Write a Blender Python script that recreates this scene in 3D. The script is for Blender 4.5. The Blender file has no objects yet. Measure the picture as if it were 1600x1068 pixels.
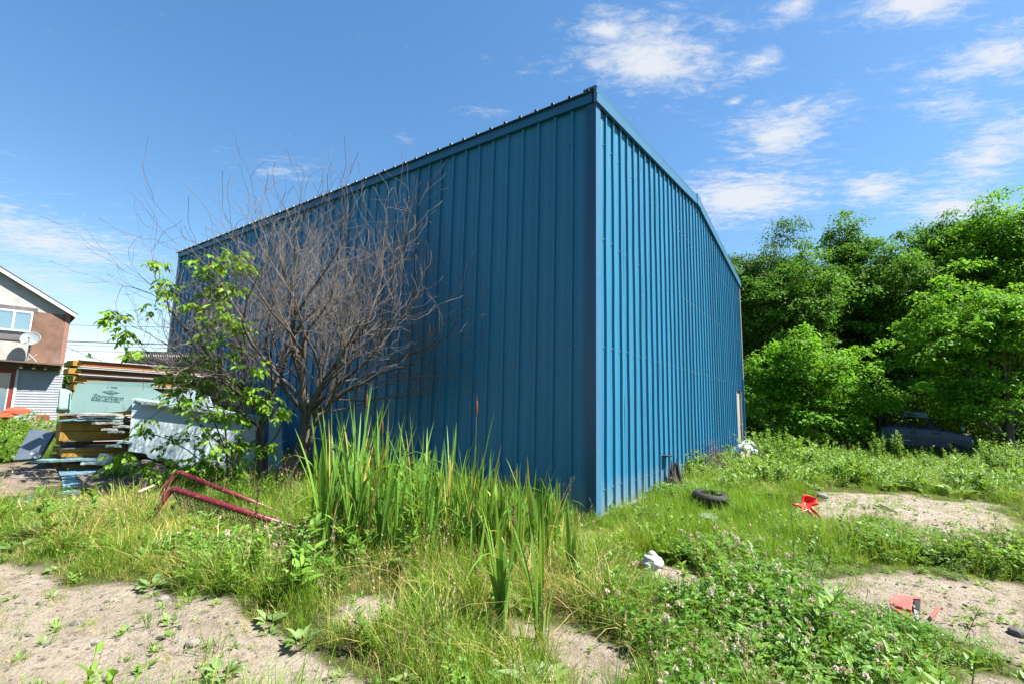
import bpy, math, random
import numpy as np
from mathutils import Matrix, Vector

# ------------------------------------------------------------------ camera, sky, sun, exposure
scene = bpy.context.scene
COL = scene.collection
EYE = 1.48
FOC, PITCH, ROLL = 731.0, math.radians(7.7), math.radians(1.35)
cam_data = bpy.data.cameras.new("camera")
cam_data.sensor_width = 36.0
cam_data.lens = FOC / 1600.0 * 36.0
cam_data.clip_start, cam_data.clip_end = 0.05, 3000.0
cam = bpy.data.objects.new("camera", cam_data)
COL.objects.link(cam)
cam.matrix_world = Matrix.Translation((0, 0, EYE)) @ Matrix.Rotation(math.radians(90) + PITCH, 4, 'X') @ Matrix.Rotation(ROLL, 4, 'Z')
scene.camera = cam

SUN_EL, SUN_AZ = math.radians(56), math.radians(-12)       # azimuth measured from +X towards +Y
SUN_DIR = Vector((math.cos(SUN_EL) * math.cos(SUN_AZ), math.cos(SUN_EL) * math.sin(SUN_AZ), math.sin(SUN_EL)))
sd = bpy.data.lights.new("sun", 'SUN')
sd.energy, sd.angle, sd.color = 5.0, math.radians(0.53), (1.0, 0.95, 0.87)
so = bpy.data.objects.new("sun", sd)
COL.objects.link(so)
so.rotation_euler = SUN_DIR.to_track_quat('Z', 'Y').to_euler()
so.location = (20, 0, 40)
vs = scene.view_settings
vs.view_transform, vs.look, vs.gamma, vs.exposure = 'Standard', 'None', 1.0, 1.8
vs.use_curve_mapping = False
scene.cycles.max_bounces = 4
scene.cycles.diffuse_bounces = 2
scene.cycles.glossy_bounces = 2
scene.cycles.transmission_bounces = 3
scene.cycles.transparent_max_bounces = 4
scene.cycles.use_denoising = True
scene.cycles.use_adaptive_sampling = True
scene.cycles.adaptive_threshold = 0.02
scene.cycles.caustics_reflective = scene.cycles.caustics_refractive = False


def ray(px, py):
    """direction of the photograph's pixel, in the world (camera at (0,0,EYE), facing +Y)"""
    x, y = px - 800.0, py - 534.0
    c, s = math.cos(ROLL), math.sin(ROLL)
    xr, yr = c * x + s * y, -s * x + c * y
    cp, sp = math.cos(PITCH), math.sin(PITCH)
    return np.array([xr, FOC * cp + yr * sp, FOC * sp - yr * cp])


def G(px, py, z=0.0):
    d = ray(px, py)
    return np.array([0, 0, EYE]) + d * (z - EYE) / d[2]


def AY(px, py, Y):
    d = ray(px, py)
    return np.array([0, 0, EYE]) + d * Y / d[1]


def on_plane(px, py, p0, n):
    d = ray(px, py)
    o = np.array([0, 0, EYE])
    return o + d * (np.dot(np.array(p0) - o, n) / np.dot(d, n))


# ------------------------------------------------------------------ world: sky with drifting cirrus
world = bpy.data.worlds.new("World")
scene.world = world
world.use_nodes = True
WT = world.node_tree
WT.nodes.clear()


def wn(kind, **kw):
    n = WT.nodes.new(kind)
    for k, v in kw.items():
        setattr(n, k, v)
    return n


def wmath(op, a, b=None, c=None, clamp=False):
    n = wn('ShaderNodeMath', operation=op, use_clamp=clamp)
    for i, v in enumerate((a, b, c)):
        if v is None:
            continue
        if isinstance(v, (int, float)):
            n.inputs[i].default_value = v
        else:
            WT.links.new(v, n.inputs[i])
    return n.outputs[0]


sky = wn('ShaderNodeTexSky', sky_type='NISHITA', sun_disc=False, sun_elevation=SUN_EL,
         sun_rotation=math.radians(90) - SUN_AZ, altitude=300, air_density=1.1, dust_density=0.5, ozone_density=1.6)
tc = wn('ShaderNodeTexCoord')
sep = wn('ShaderNodeSeparateXYZ')
WT.links.new(tc.outputs['Generated'], sep.inputs[0])
zc = wmath('MAXIMUM', sep.outputs[2], 0.04)
U = wmath('DIVIDE', sep.outputs[0], zc)
V = wmath('DIVIDE', sep.outputs[1], zc)
uv = wn('ShaderNodeCombineXYZ')
WT.links.new(U, uv.inputs[0]); WT.links.new(V, uv.inputs[1])


def wnoise(scale, detail, rough, stretch=(1, 1), rot=0.0, off=(0, 0), dist=0.0):
    m = wn('ShaderNodeMapping')
    m.inputs['Rotation'].default_value = (0, 0, rot)
    m.inputs['Scale'].default_value = (stretch[0], stretch[1], 1)
    m.inputs['Location'].default_value = (off[0], off[1], 0)
    WT.links.new(uv.outputs[0], m.inputs[0])
    n = wn('ShaderNodeTexNoise')
    n.inputs['Scale'].default_value = scale
    n.inputs['Detail'].default_value = detail
    n.inputs['Roughness'].default_value = rough
    n.inputs['Distortion'].default_value = dist
    WT.links.new(m.outputs[0], n.inputs['Vector'])
    return n.outputs['Fac']


def uvp(px, py):
    d = ray(px, py)
    return np.array([d[0] / d[2], d[1] / d[2]])


# visible cloud banks: centre, end of long axis, end of short axis (photograph pixels -> cloud plane), weight
CLOUDS = [((1018, 95), (1150, 130), (1000, 170), 1.0), ((955, 55), (990, 110), (915, 85), .75), ((1182, 100), (1240, 62), (1195, 128), .7),
          ((1222, 205), (1345, 190), (1225, 255), .95), ((1165, 310), (1290, 330), (1170, 372), 1.0),
          ((1150, 158), (1180, 155), (1150, 172), .6), ((1420, 5), (1530, 25), (1415, 60), .95), ((1245, 5), (1300, 0), (1250, 40), .8),
          ((1550, 95), (1640, 20), (1600, 170), .8), ((1500, 165), (1600, 120), (1530, 215), .55), ((1365, 296), (1450, 275), (1375, 328), .85),
          ((1545, 240), (1660, 215), (1560, 300), .85), ((1490, 325), (1620, 290), (1500, 370), .8), ((1310, 272), (1350, 262), (1315, 288), .5),
          ((70, 378), (300, 410), (60, 425), .75), ((100, 450), (330, 470), (100, 520), .5), ((430, 265), (520, 255), (435, 300), .35), ((15, 325), (60, 325), (15, 336), .6),
          ((760, 180), (830, 175), (765, 205), .3), ((627, 215), (655, 205), (632, 235), .4), ((560, 310), (680, 300), (570, 345), .25)]
acc = None
for c0, c1, c2, w in CLOUDS:
    p0, p1, p2 = uvp(*c0), uvp(*c1), uvp(*c2)
    e1, e2 = p1 - p0, p2 - p0
    ang = math.atan2(e1[1], e1[0])
    r1 = float(np.hypot(*e1)); r2 = float(abs(e1[0] * e2[1] - e1[1] * e2[0]) / r1)
    mp = wn('ShaderNodeMapping', vector_type='TEXTURE')
    mp.inputs['Location'].default_value = (float(p0[0]), float(p0[1]), 0)
    mp.inputs['Rotation'].default_value = (0, 0, ang)
    mp.inputs['Scale'].default_value = (r1 * 1.75, r2 * 1.8, 1)
    WT.links.new(uv.outputs[0], mp.inputs[0])
    gr = wn('ShaderNodeTexGradient', gradient_type='QUADRATIC_SPHERE')
    WT.links.new(mp.outputs[0], gr.inputs[0])
    m = wmath('MULTIPLY', gr.outputs['Fac'], w * 1.4)
    acc = m if acc is None else wmath('MAXIMUM', acc, m)
fine = wnoise(13.0, 8, 0.70, (1.0, 1.7), 0.5, (3, 1), 0.4)
streak = wnoise(3.0, 6, 0.62, (0.7, 3.0), 0.85, (1.7, 4.2), 0.5)
wide = wnoise(0.55, 4, 0.55, (1, 1.3), 0.3, (7.3, 2.2))
tex = wmath('MULTIPLY_ADD', fine, 1.2, wmath('MULTIPLY', streak, 0.85))
g = wmath('MULTIPLY_ADD', acc, 0.72, wmath('MULTIPLY', wide, 0.16))
dens = wmath('ADD', tex, g)
mr = wn('ShaderNodeMapRange', interpolation_type='SMOOTHSTEP')
mr.inputs['From Min'].default_value = 1.27
mr.inputs['From Max'].default_value = 1.98
WT.links.new(dens, mr.inputs['Value'])
alpha = wmath('MULTIPLY', mr.outputs[0], 0.9)
skybg = wn('ShaderNodeBackground'); skybg.inputs['Strength'].default_value = 0.078
hs = wn('ShaderNodeHueSaturation'); hs.inputs['Saturation'].default_value = 1.36
gm = wn('ShaderNodeGamma'); gm.inputs['Gamma'].default_value = 0.84
WT.links.new(sky.outputs[0], gm.inputs['Color'])
WT.links.new(gm.outputs[0], hs.inputs['Color'])
WT.links.new(hs.outputs[0], skybg.inputs['Color'])
cloudbg = wn('ShaderNodeBackground')
cloudbg.inputs['Color'].default_value = (0.93, 0.96, 1.0, 1); cloudbg.inputs['Strength'].default_value = 0.27
mixw = wn('ShaderNodeMixShader')
WT.links.new(alpha, mixw.inputs[0]); WT.links.new(skybg.outputs[0], mixw.inputs[1]); WT.links.new(cloudbg.outputs[0], mixw.inputs[2])
world.cycles.sampling_method = 'MANUAL'
world.cycles.sample_map_resolution = 512
wo = wn('ShaderNodeOutputWorld')
WT.links.new(mixw.outputs[0], wo.inputs[0])

# ------------------------------------------------------------------ helpers: materials
MATS = {}


class NT:
    def __init__(self, name):
        self.m = bpy.data.materials.new(name)
        self.m.use_nodes = True
        self.t = self.m.node_tree
        self.t.nodes.clear()
        self.out = self.n('ShaderNodeOutputMaterial')
        MATS[name] = self.m

    def n(self, kind, ins=None, **kw):
        nd = self.t.nodes.new(kind)
        for k, v in kw.items():
            setattr(nd, k, v)
        for k, v in (ins or {}).items():
            self.set(nd, k, v)
        return nd

    def set(self, nd, k, v):
        s = nd.inputs[k]
        if hasattr(v, 'is_linked') or hasattr(v, 'links'):
            self.t.links.new(v, s)
        else:
            if isinstance(v, tuple) and len(v) == 3 and s.type == 'RGBA':
                v = v + (1,)
            s.default_value = v

    def noise(self, scale, detail=4, rough=.55, stretch=(1, 1, 1), dist=0, coord='Object', off=(0, 0, 0)):
        c = self.n('ShaderNodeTexCoord').outputs[coord]
        m = self.n('ShaderNodeMapping', {'Vector': c, 'Scale': stretch, 'Location': off})
        return self.n('ShaderNodeTexNoise', {'Vector': m.outputs[0], 'Scale': scale, 'Detail': detail, 'Roughness': rough, 'Distortion': dist}).outputs['Fac']

    def ramp(self, fac, stops):
        r = self.n('ShaderNodeValToRGB', {'Fac': fac})
        e = r.color_ramp.elements
        while len(e) < len(stops):
            e.new(0.5)
        for el, (p, c) in zip(e, stops):
            el.position = p
            el.color = tuple(c) + (1,) if len(c) == 3 else c
        return r.outputs['Color']

    def mix(self, fac, a, b, mode='MIX'):
        x = self.n('ShaderNodeMix', data_type='RGBA', blend_type=mode)
        self.set(x, 0, fac); self.set(x, 6, a); self.set(x, 7, b)
        return x.outputs[2]

    def attr(self, name, kind='GEOMETRY'):
        return self.n('ShaderNodeAttribute', attribute_name=name, attribute_type=kind).outputs['Fac']

    def math(self, op, a, b=0.0, clamp=False):
        x = self.n('ShaderNodeMath', operation=op, use_clamp=clamp)
        self.set(x, 0, a); self.set(x, 1, b)
        return x.outputs[0]

    def bump(self, h, strength=.3, dist=.01):
        return self.n('ShaderNodeBump', {'Height': h, 'Strength': strength, 'Distance': dist}).outputs[0]

    def principled(self, color, rough=.6, normal=None, spec=.5, metal=0.0):
        p = self.n('ShaderNodeBsdfPrincipled', {'Base Color': color, 'Roughness': rough, 'Specular IOR Level': spec, 'Metallic': metal})
        if normal is not None:
            self.set(p, 'Normal', normal)
        return p.outputs[0]

    def end(self, sh):
        self.t.links.new(sh, self.out.inputs['Surface'])
        return self.m


ALB = .64          # the yard's weathered paints and woods are all well below fresh-paint albedo


def simple(name, c1, c2=None, rough=.6, scale=8, stretch=(1, 1, 1), bump=.25, dirt=None, spec=.4, detail=6):
    """two-tone noisy material with fine relief and optional blotches of dirt"""
    t = NT(name)
    c1 = tuple(x * ALB for x in c1); c2 = c2 and tuple(x * ALB for x in c2)
    dirt = dirt and (tuple(x * ALB for x in dirt[0]), dirt[1])
    c2 = c2 or tuple(x * .7 for x in c1)
    f = t.noise(scale, detail, .62, stretch)
    col = t.ramp(f, [(.3, c2), (.7, c1)])
    if dirt:
        d = t.noise(scale * .35, 5, .6, off=(3, 7, 1))
        fac = t.n('ShaderNodeMapRange', {'Value': d, 'From Min': dirt[1], 'From Max': dirt[1] + .15}).outputs[0]
        col = t.mix(fac, col, dirt[0])
    f2 = t.noise(scale * 6, 4, .6, stretch)
    return t.end(t.principled(col, rough, t.bump(f2, bump, .01), spec))


def leafmat(name, dark, light, trans=.38, tint=None, rough=.5, spec=.35, warm=None, glow=(.30, .42, .02)):
    """leaf: colour varies by leaf ('hue'), by clump ('tint' of the instancer) and light passes through"""
    t = NT(name)
    h = t.attr('hue')
    col = t.ramp(h, [(0, dark), (.55, tuple((a + b) / 2 for a, b in zip(dark, light))), (.93, light), (1, warm or light)])
    if tint:
        k = t.attr('tint', 'INSTANCER')
        col = t.mix(k, col, t.mix(.75, col, tint))
    p = t.principled(col, rough, None, spec)
    tr = t.n('ShaderNodeBsdfTranslucent', {'Color': t.mix(.5, col, glow, 'MIX')}).outputs[0]
    mx = t.n('ShaderNodeMixShader', {0: trans})
    t.t.links.new(p, mx.inputs[1]); t.t.links.new(tr, mx.inputs[2])
    return t.end(mx.outputs[0])


# ------------------------------------------------------------------ helpers: objects
def tag(o, label=None, cat=None, group=None, kind=None):
    for k, v in (('label', label), ('category', cat), ('group', group), ('kind', kind)):
        if v:
            o[k] = v
    return o


def link(o, parent=None):
    COL.objects.link(o)
    if parent is not None:
        o.parent = parent
    return o


def thing(name, loc, label, cat, group=None):
    o = bpy.data.objects.new(name, None)
    o.empty_display_size = .1
    o.location = tuple(float(v) for v in loc)
    link(o)
    return tag(o, label, cat, group)


def mesh_np(name, V, Fs, mats, smooth=False, attrs=None, midx=None):
    """V (n,3); Fs list of (k, array(m,k)) ; attrs {name: per-vertex float array}"""
    me = bpy.data.meshes.new(name)
    V = np.asarray(V, np.float32).reshape(-1, 3)
    me.vertices.add(len(V))
    me.vertices.foreach_set('co', V.ravel())
    if not isinstance(Fs, list):
        Fs = [Fs]
    Fs = [np.asarray(f, np.int32) for f in Fs if len(f)]
    nl = sum(f.size for f in Fs)
    npoly = sum(len(f) for f in Fs)
    me.loops.add(nl)
    me.polygons.add(npoly)
    me.loops.foreach_set('vertex_index', np.concatenate([f.ravel() for f in Fs]))
    tot = np.concatenate([np.full(len(f), f.shape[1], np.int32) for f in Fs])
    me.polygons.foreach_set('loop_start', np.concatenate([[0], np.cumsum(tot)[:-1]]).astype(np.int32))
    me.polygons.foreach_set('loop_total', tot)
    if smooth:
        me.polygons.foreach_set('use_smooth', np.ones(npoly, bool))
    for m in (mats if isinstance(mats, (list, tuple)) else [mats]):
        me.materials.append(MATS[m] if isinstance(m, str) else m)
    if midx is not None:
        me.polygons.foreach_set('material_index', np.asarray(midx, np.int32))
    for k, a in (attrs or {}).items():
        at = me.attributes.new(k, 'FLOAT', 'POINT')
        at.data.foreach_set('value', np.asarray(a, np.float32))
    me.update(calc_edges=True)
    me.validate()
    return me


class MB:
    """collects world-space faces and builds one mesh object"""

    def __init__(self):
        self.v, self.f, self.h = [], [], []

    def add(self, V, F):
        b = len(self.v)
        self.v += [tuple(float(c) for c in p) for p in V]
        self.f += [tuple(int(i) + b for i in q) for q in F]
        return self

    def hexa(self, P):                        # 8 corners: bottom loop 0-3, top loop 4-7
        return self.add(P, [(0, 3, 2, 1), (4, 5, 6, 7), (0, 1, 5, 4), (1, 2, 6, 5), (2, 3, 7, 6), (3, 0, 4, 7)])

    def box(self, o, a, b, c):                # origin corner and three edge vectors
        o, a, b, c = (np.array(x, float) for x in (o, a, b, c))
        return self.hexa([o, o + a, o + a + b, o + b, o + c, o + a + c, o + a + b + c, o + b + c])

    def prism(self, poly, ext):               # planar polygon pushed along ext
        poly = [np.array(p, float) for p in poly]; ext = np.array(ext, float)
        n = len(poly)
        V = poly + [p + ext for p in poly]
        F = [tuple(range(n)), tuple(range(2 * n - 1, n - 1, -1))] + [(i, i + n, (i + 1) % n + n, (i + 1) % n) for i in range(n)]
        return self.add(V, F)

    def tube(self, pts, rad, sides=6, cap=True):
        V, F = tube_np(pts, rad, sides)
        self.add(V, F)
        if cap:
            n = len(self.v)
            k = len(pts)
            self.f.append(tuple(n - k * sides + i for i in range(sides))[::-1])
            self.f.append(tuple(n - sides + i for i in range(sides)))
        return self

    def lathe(self, o, ax, prof, n=20, x=None):   # prof: (distance along axis, radius)
        o = np.array(o, float); ax = np.array(ax, float) / np.linalg.norm(ax)
        x = np.cross(ax, [0, 0, 1] if abs(ax[2]) < .9 else [1, 0, 0]); x /= np.linalg.norm(x); y = np.cross(ax, x)
        V = [o + ax * a + r * (math.cos(2 * math.pi * i / n) * x + math.sin(2 * math.pi * i / n) * y) for a, r in prof for i in range(n)]
        F = [(j * n + i, j * n + (i + 1) % n, (j + 1) * n + (i + 1) % n, (j + 1) * n + i) for j in range(len(prof) - 1) for i in range(n)]
        return self.add(V, F)

    def build(self, name, mat, parent=None, smooth=False, bevel=0.0):
        V = np.array(self.v, float)
        if parent is not None:
            o_ = np.array(parent_loc(parent))
            V = V - o_
        me = bpy.data.meshes.new(name)
        if parent is None:
            org = np.array([(V[:, 0].min() + V[:, 0].max()) / 2, (V[:, 1].min() + V[:, 1].max()) / 2, V[:, 2].min()])
            V = V - org
        me.from_pydata([tuple(p) for p in V], [], self.f)
        me.materials.append(MATS[mat] if isinstance(mat, str) else mat)
        if smooth:
            me.polygons.foreach_set('use_smooth', np.ones(len(me.polygons), bool))
        me.update()
        o = bpy.data.objects.new(name, me)
        link(o, parent)
        if parent is None:
            o.location = tuple(org)
        if bevel:
            md = o.modifiers.new('bevel', 'BEVEL'); md.width = bevel; md.segments = 2; md.limit_method = 'ANGLE'
        return o


def parent_loc(p):
    l = np.array(p.location)
    while p.parent is not None:
        p = p.parent
        l = l + np.array(p.location)
    return l


def tube_np(pts, rad, sides=6):
    pts = np.asarray(pts, float)
    k = len(pts)
    rad = np.broadcast_to(np.asarray(rad, float), (k,))
    T = np.gradient(pts, axis=0)
    T /= np.linalg.norm(T, axis=1)[:, None] + 1e-9
    ref = np.array([0, 0, 1.0]) if abs(T[:, 2]).mean() < .8 else np.array([1.0, 0, 0])
    X = np.cross(T, ref); X /= np.linalg.norm(X, axis=1)[:, None] + 1e-9
    Y = np.cross(T, X)
    a = np.arange(sides) * 2 * math.pi / sides
    R = (X[:, None, :] * np.cos(a)[None, :, None] + Y[:, None, :] * np.sin(a)[None, :, None]) * rad[:, None, None] + pts[:, None, :]
    i = np.arange(k - 1)[:, None] * sides; j = np.arange(sides)[None, :]; j2 = (j + 1) % sides
    F = np.stack([i + j, i + j2, i + sides + j2, i + sides + j], -1).reshape(-1, 4)
    return R.reshape(-1, 3), F


def tubes(polys, sides=5):
    Vs, Fs, b = [], [], 0
    for p, r in polys:
        V, F = tube_np(p, r, sides)
        Vs.append(V); Fs.append(F + b); b += len(V)
    return np.concatenate(Vs), np.concatenate(Fs)


def link_np(name, V, F, mats, parent=None, smooth=False, attrs=None, midx=None, org=None):
    V = np.asarray(V, float)
    if parent is not None:
        V = V - parent_loc(parent)
    elif org is not None:
        V = V - np.asarray(org)
    o = bpy.data.objects.new(name, mesh_np(name, V, F, mats, smooth, attrs, midx))
    link(o, parent)
    if parent is None and org is not None:
        o.location = tuple(float(c) for c in org)
    return o


def unit(a):
    return a / (np.linalg.norm(a, axis=-1, keepdims=True) + 1e-9)


def leaves(P, A, N, L, Wd, fold=.15, six=False, rng=None):
    """leaf blades: P base (n,3), A axis, N rough normal, L length, Wd width -> V, F, vertices per leaf"""
    A = unit(A)
    S = unit(np.cross(A, N)); N = np.cross(S, A)
    L = np.broadcast_to(L, (len(P),))[:, None]; Wd = np.broadcast_to(Wd, (len(P),))[:, None]
    b = np.arange(len(P))[:, None]
    if not six:
        m = P + A * L * .45 + N * L * fold
        V = np.stack([P, m + S * Wd * .5, P + A * L, m - S * Wd * .5], 1).reshape(-1, 3)
        return V, np.array([[0, 1, 2, 3]]) + b * 4, 4
    l1 = P + A * L * .3 + N * L * fold * .8; l2 = P + A * L * .62 + N * L * fold * .5
    tip = P + A * L - N * L * fold * 1.1
    mid = P + A * L * .45
    V = np.stack([P, l1 + S * Wd * .5, l2 + S * Wd * .42, tip, l2 - S * Wd * .42, l1 - S * Wd * .5, mid], 1).reshape(-1, 3)
    F = np.concatenate([np.array([[0, 1, 2, 6]]) + b * 7, np.array([[0, 6, 4, 5]]) + b * 7])
    F3 = np.concatenate([np.array([[6, 2, 3]]) + b * 7, np.array([[6, 3, 4]]) + b * 7])
    return V, [F, F3], 7


def sdf_poly(poly, X, Y):
    """signed distance (negative inside) of points to a polygon, vectorised"""
    p = np.asarray(poly, float)[:, :2]
    d = np.full(X.shape, 1e9); ins = np.zeros(X.shape, bool)
    for i in range(len(p)):
        a, b = p[i], p[(i + 1) % len(p)]
        e = b - a
        t = np.clip(((X - a[0]) * e[0] + (Y - a[1]) * e[1]) / (e @ e + 1e-9), 0, 1)
        d = np.minimum(d, np.hypot(X - a[0] - t * e[0], Y - a[1] - t * e[1]))
        c = ((a[1] > Y) != (b[1] > Y)) & (X < (b[0] - a[0]) * (Y - a[1]) / (b[1] - a[1] + 1e-12) + a[0])
        ins ^= c
    return np.where(ins, -d, d)


_rs = np.random.RandomState(5)
_W = [(_rs.normal(size=2), _rs.uniform(0, 6.28)) for _ in range(40)]


def fnoise(X, Y, scale=1.0, octs=4, seed=0):
    """cheap smooth noise, about -1..1"""
    r = 0; amp = 1; tot = 0
    for o in range(octs):
        s = 0
        for k in range(5):
            w, ph = _W[(seed * 7 + o * 5 + k) % 40]
            w = w / np.linalg.norm(w)
            s = s + np.sin((X * w[0] + Y * w[1]) * scale * (2 ** o) * (0.8 + .13 * k) * 2 + ph + seed * 1.7)
        r = r + s / 5 * amp * 1.6; tot += amp; amp *= .55
    return r / tot

# ------------------------------------------------------------------ materials of the setting
t = NT('blue_steel')           # chalky factory-painted steel
f1 = t.noise(.9, 5, .6, (1, 1, .25)); f2 = t.noise(14, 5, .65, (1, 1, .08)); f3 = t.noise(3.0, 6, .7)
c = t.mix(f1, (.010, .118, .226), (.018, .142, .258))
c = t.mix(t.math('MULTIPLY', f2, .30), c, (.045, .22, .33))
rnd = t.n('ShaderNodeObjectInfo').outputs['Random']
c = t.mix(1.0, c, t.ramp(rnd, [(0, (.86, .87, .88)), (1, (1.10, 1.08, 1.07))]), 'MULTIPLY')
wear = t.n('ShaderNodeMapRange', {'Value': t.noise(26, 6, .75, (1, 1, .5)), 'From Min': .71, 'From Max': .80}).outputs[0]
c = t.mix(t.math('MULTIPLY', wear, .7), c, (.30, .36, .38))
z = t.n('ShaderNodeSeparateXYZ', {0: t.n('ShaderNodeNewGeometry').outputs['Position']}).outputs[2]
splash = t.n('ShaderNodeMapRange', {'Value': t.math('ADD', z, t.math('MULTIPLY', f3, .5)), 'From Min': .75, 'From Max': .1}).outputs[0]
c = t.mix(t.math('MULTIPLY', splash, .55, True), c, (.30, .29, .25))
streak = t.n('ShaderNodeMapRange', {'Value': t.noise(7, 4, .6, (1, 1, .035), off=(5, 2, 0)), 'From Min': .60, 'From Max': .74}).outputs[0]
c = t.mix(t.math('MULTIPLY', streak, .42), c, (.05, .18, .26))
t.end(t.principled(c, t.math('ADD', t.math('MULTIPLY', f3, .2), .34), t.bump(t.noise(1.6, 3, .5, (1, 1, .35)), .10, .05), .38))
t = NT('navy_trim')
f1 = t.noise(5, 5, .6, (1, 1, .3))
t.end(t.principled(t.mix(f1, (.003, .040, .105), (.006, .062, .14)), .38, t.bump(f1, .1, .01), .5))
t = NT('eave_blue')
f1 = t.noise(3, 5, .6, (1, 1, .3))
t.end(t.principled(t.mix(f1, (.008, .085, .185), (.018, .115, .22)), .42, t.bump(f1, .1, .01), .4))
t = NT('faded_trim')
f1 = t.noise(4, 6, .65)
t.end(t.principled(t.mix(f1, (.028, .105, .205), (.055, .15, .25)), .4, t.bump(t.noise(2.5, 3), .15, .02), .5))
simple('roof_steel', (.30, .33, .33), (.17, .19, .19), .45, 5)
simple('weathered_zinc', (.42, .43, .42), (.25, .25, .24), .5, 9)
simple('screw_steel', (.30, .42, .48), (.18, .28, .34), .45, 20)
simple('concrete', (.36, .33, .28), (.24, .21, .17), .9, 6, bump=.6)
simple('pale_wood', (.46, .40, .31), (.30, .25, .19), .8, 6, (1, 1, .1))
simple('door_grey', (.46, .47, .47), (.30, .31, .31), .55, 4, (1, 1, .2))
simple('black_rubber', (.022, .022, .023), (.012, .012, .013), .75, 14, bump=.6, dirt=((.11, .10, .08), .58))

# ------------------------------------------------------------------ steel building
AR = math.radians(34.7)
dR = np.array([math.sin(AR), math.cos(AR), 0.0])      # along the gable wall, away from the near corner
dL = np.array([-dR[1], dR[0], 0.0])                   # along the eave wall, away from the near corner
C0 = np.array([1.163, 6.533, 0.0])
Z = np.array([0, 0, 1.0])
BW, BL, EAVE, RIDGE = 12.6, 14.8, 6.03, 6.80
PITCHR = (RIDGE - EAVE) / (BW / 2)


def B(u, v, z):
    return C0 + u * dR + v * dL + z * Z


def rake(u):
    return EAVE + PITCHR * (u if u < BW / 2 else BW - u)


bld = thing('steel_building', B(0, 0, 0), 'big blue ribbed steel storage building with low gable roof', 'building')
PER = .305


def rib_profile(c):
    p = [(c - .1525, 0)]
    p += [(c - .116, 0), (c - .108, .005), (c - .094, .005), (c - .086, 0)]
    p += [(c - .027, 0), (c - .019, .037), (c + .019, .037), (c + .027, 0)]
    p += [(c + .086, 0), (c + .094, .005), (c + .108, .005), (c + .116, 0)]
    return p


def sheet(s0, s1, frame, out, ztop, z0=0.03, rows=9, seed=0, ribs=None):
    """ribbed sheet between s0 and s1 along a wall; frame(s, z) -> point, out = outward normal"""
    prof = []
    k = int(math.floor((s0 - .055) / PER)) - 1
    while True:
        cc = .055 + PER * k
        if cc - .16 > s1:
            break
        prof += [q for q in rib_profile(cc) if s0 < q[0] < s1]
        k += 1
    prof = [(s0, 0)] + prof + [(s1, 0)]
    rr = np.random.RandomState(seed)
    ph = rr.uniform(0, 6.28, 4)
    V = []
    off = rr.uniform(0, .004)
    for j in range(rows + 1):
        for s, d in prof:
            zt = ztop(s)
            zz = z0 + (zt - z0) * j / rows
            w = .0035 * math.sin(2.1 * zz + ph[0]) * math.sin(9 * s + ph[1]) + .002 * math.sin(5.3 * zz + ph[2] + 3 * s)
            V.append(frame(s, zz) + out * (d + off + w))
    n = len(prof)
    F = [(j * n + i, j * n + i + 1, (j + 1) * n + i + 1, (j + 1) * n + i) for j in range(rows) for i in range(n - 1)]
    return MB().add(V, F)


edgesR = [0.0] + [.2075 + .915 * k for k in range(0, 14)]
edgesR = [e for e in edgesR if e < BW - .05] + [BW]
edgesL = [0.0] + [.2075 + .915 * k for k in range(0, 17)]
edgesL = [e for e in edgesL if e < BL - .05] + [BL]
DOOR = edgesR[13], edgesR[14] if len(edgesR) > 14 else BW
for i in range(len(edgesR) - 1):
    a, b = edgesR[i], edgesR[i + 1]
    z0 = 2.24 if abs(a - DOOR[0]) < .01 else .03
    m = sheet(a, b, lambda s, zz: B(s, 0, zz), -dL, rake, z0, seed=i)
    m.build('wall_panel', 'blue_steel', bld)
for i in range(len(edgesL) - 1):
    a, b = edgesL[i], edgesL[i + 1]
    m = sheet(a, b, lambda s, zz: B(0, s, zz), -dR, lambda s: EAVE, seed=40 + i)
    m.build('wall_panel', 'blue_steel', bld)
# far walls, not seen from here
for i in range(7):
    sheet(i * BW / 7, (i + 1) * BW / 7, lambda s, zz: B(s, BL, zz), dL, rake, rows=2, seed=70 + i).build('wall_panel', 'blue_steel', bld)
for i in range(8):
    sheet(i * BL / 8, (i + 1) * BL / 8, lambda s, zz: B(BW, s, zz), dR, lambda s: EAVE, rows=2, seed=80 + i).build('wall_panel', 'blue_steel', bld)
# roof panels, ribs running up the slope and showing over the eave
sl = math.hypot(1, PITCHR)
for side in (0, 1):
    upv = (dR if side == 0 else -dR) / sl + Z * PITCHR / sl
    nrm = np.cross(dL, upv); nrm = nrm if nrm[2] > 0 else -nrm
    L = BW / 2 * sl + .13
    e = [-.06] + [x for x in edgesL[1:-1]] + [BL + .06]
    for i in range(len(e) - 1):
        o = B(0, 0, EAVE + .155) if side == 0 else B(BW, 0, EAVE + .155)
        m = sheet(e[i], e[i + 1], lambda s, zz: o + dL * s + upv * (zz - .13), nrm, lambda s: L, 0.0, rows=5, seed=100 + i)
        m.build('roof_panel', 'roof_steel', bld)
m = MB()
for sgn in (-1, 1):
    m.prism([B(BW / 2, -.08, RIDGE + .215), B(BW / 2 + sgn * .32, -.08, RIDGE + .215 - .32 * PITCHR), B(BW / 2 + sgn * .32, -.08, RIDGE + .2 - .32 * PITCHR), B(BW / 2, -.08, RIDGE + .2)], dL * (BL + .16))
m.build('ridge_cap', 'faded_trim', bld)
# eave trim band
MB().box(B(-.075, .004, EAVE - .01), dR * .07, dL * (BL - .01), Z * .15).build('eave_trim', 'eave_blue', bld)
MB().box(B(-.10, -.01, EAVE + .135), dR * .02, dL * BL, Z * .035).build('drip_edge', 'navy_trim', bld)
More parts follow.
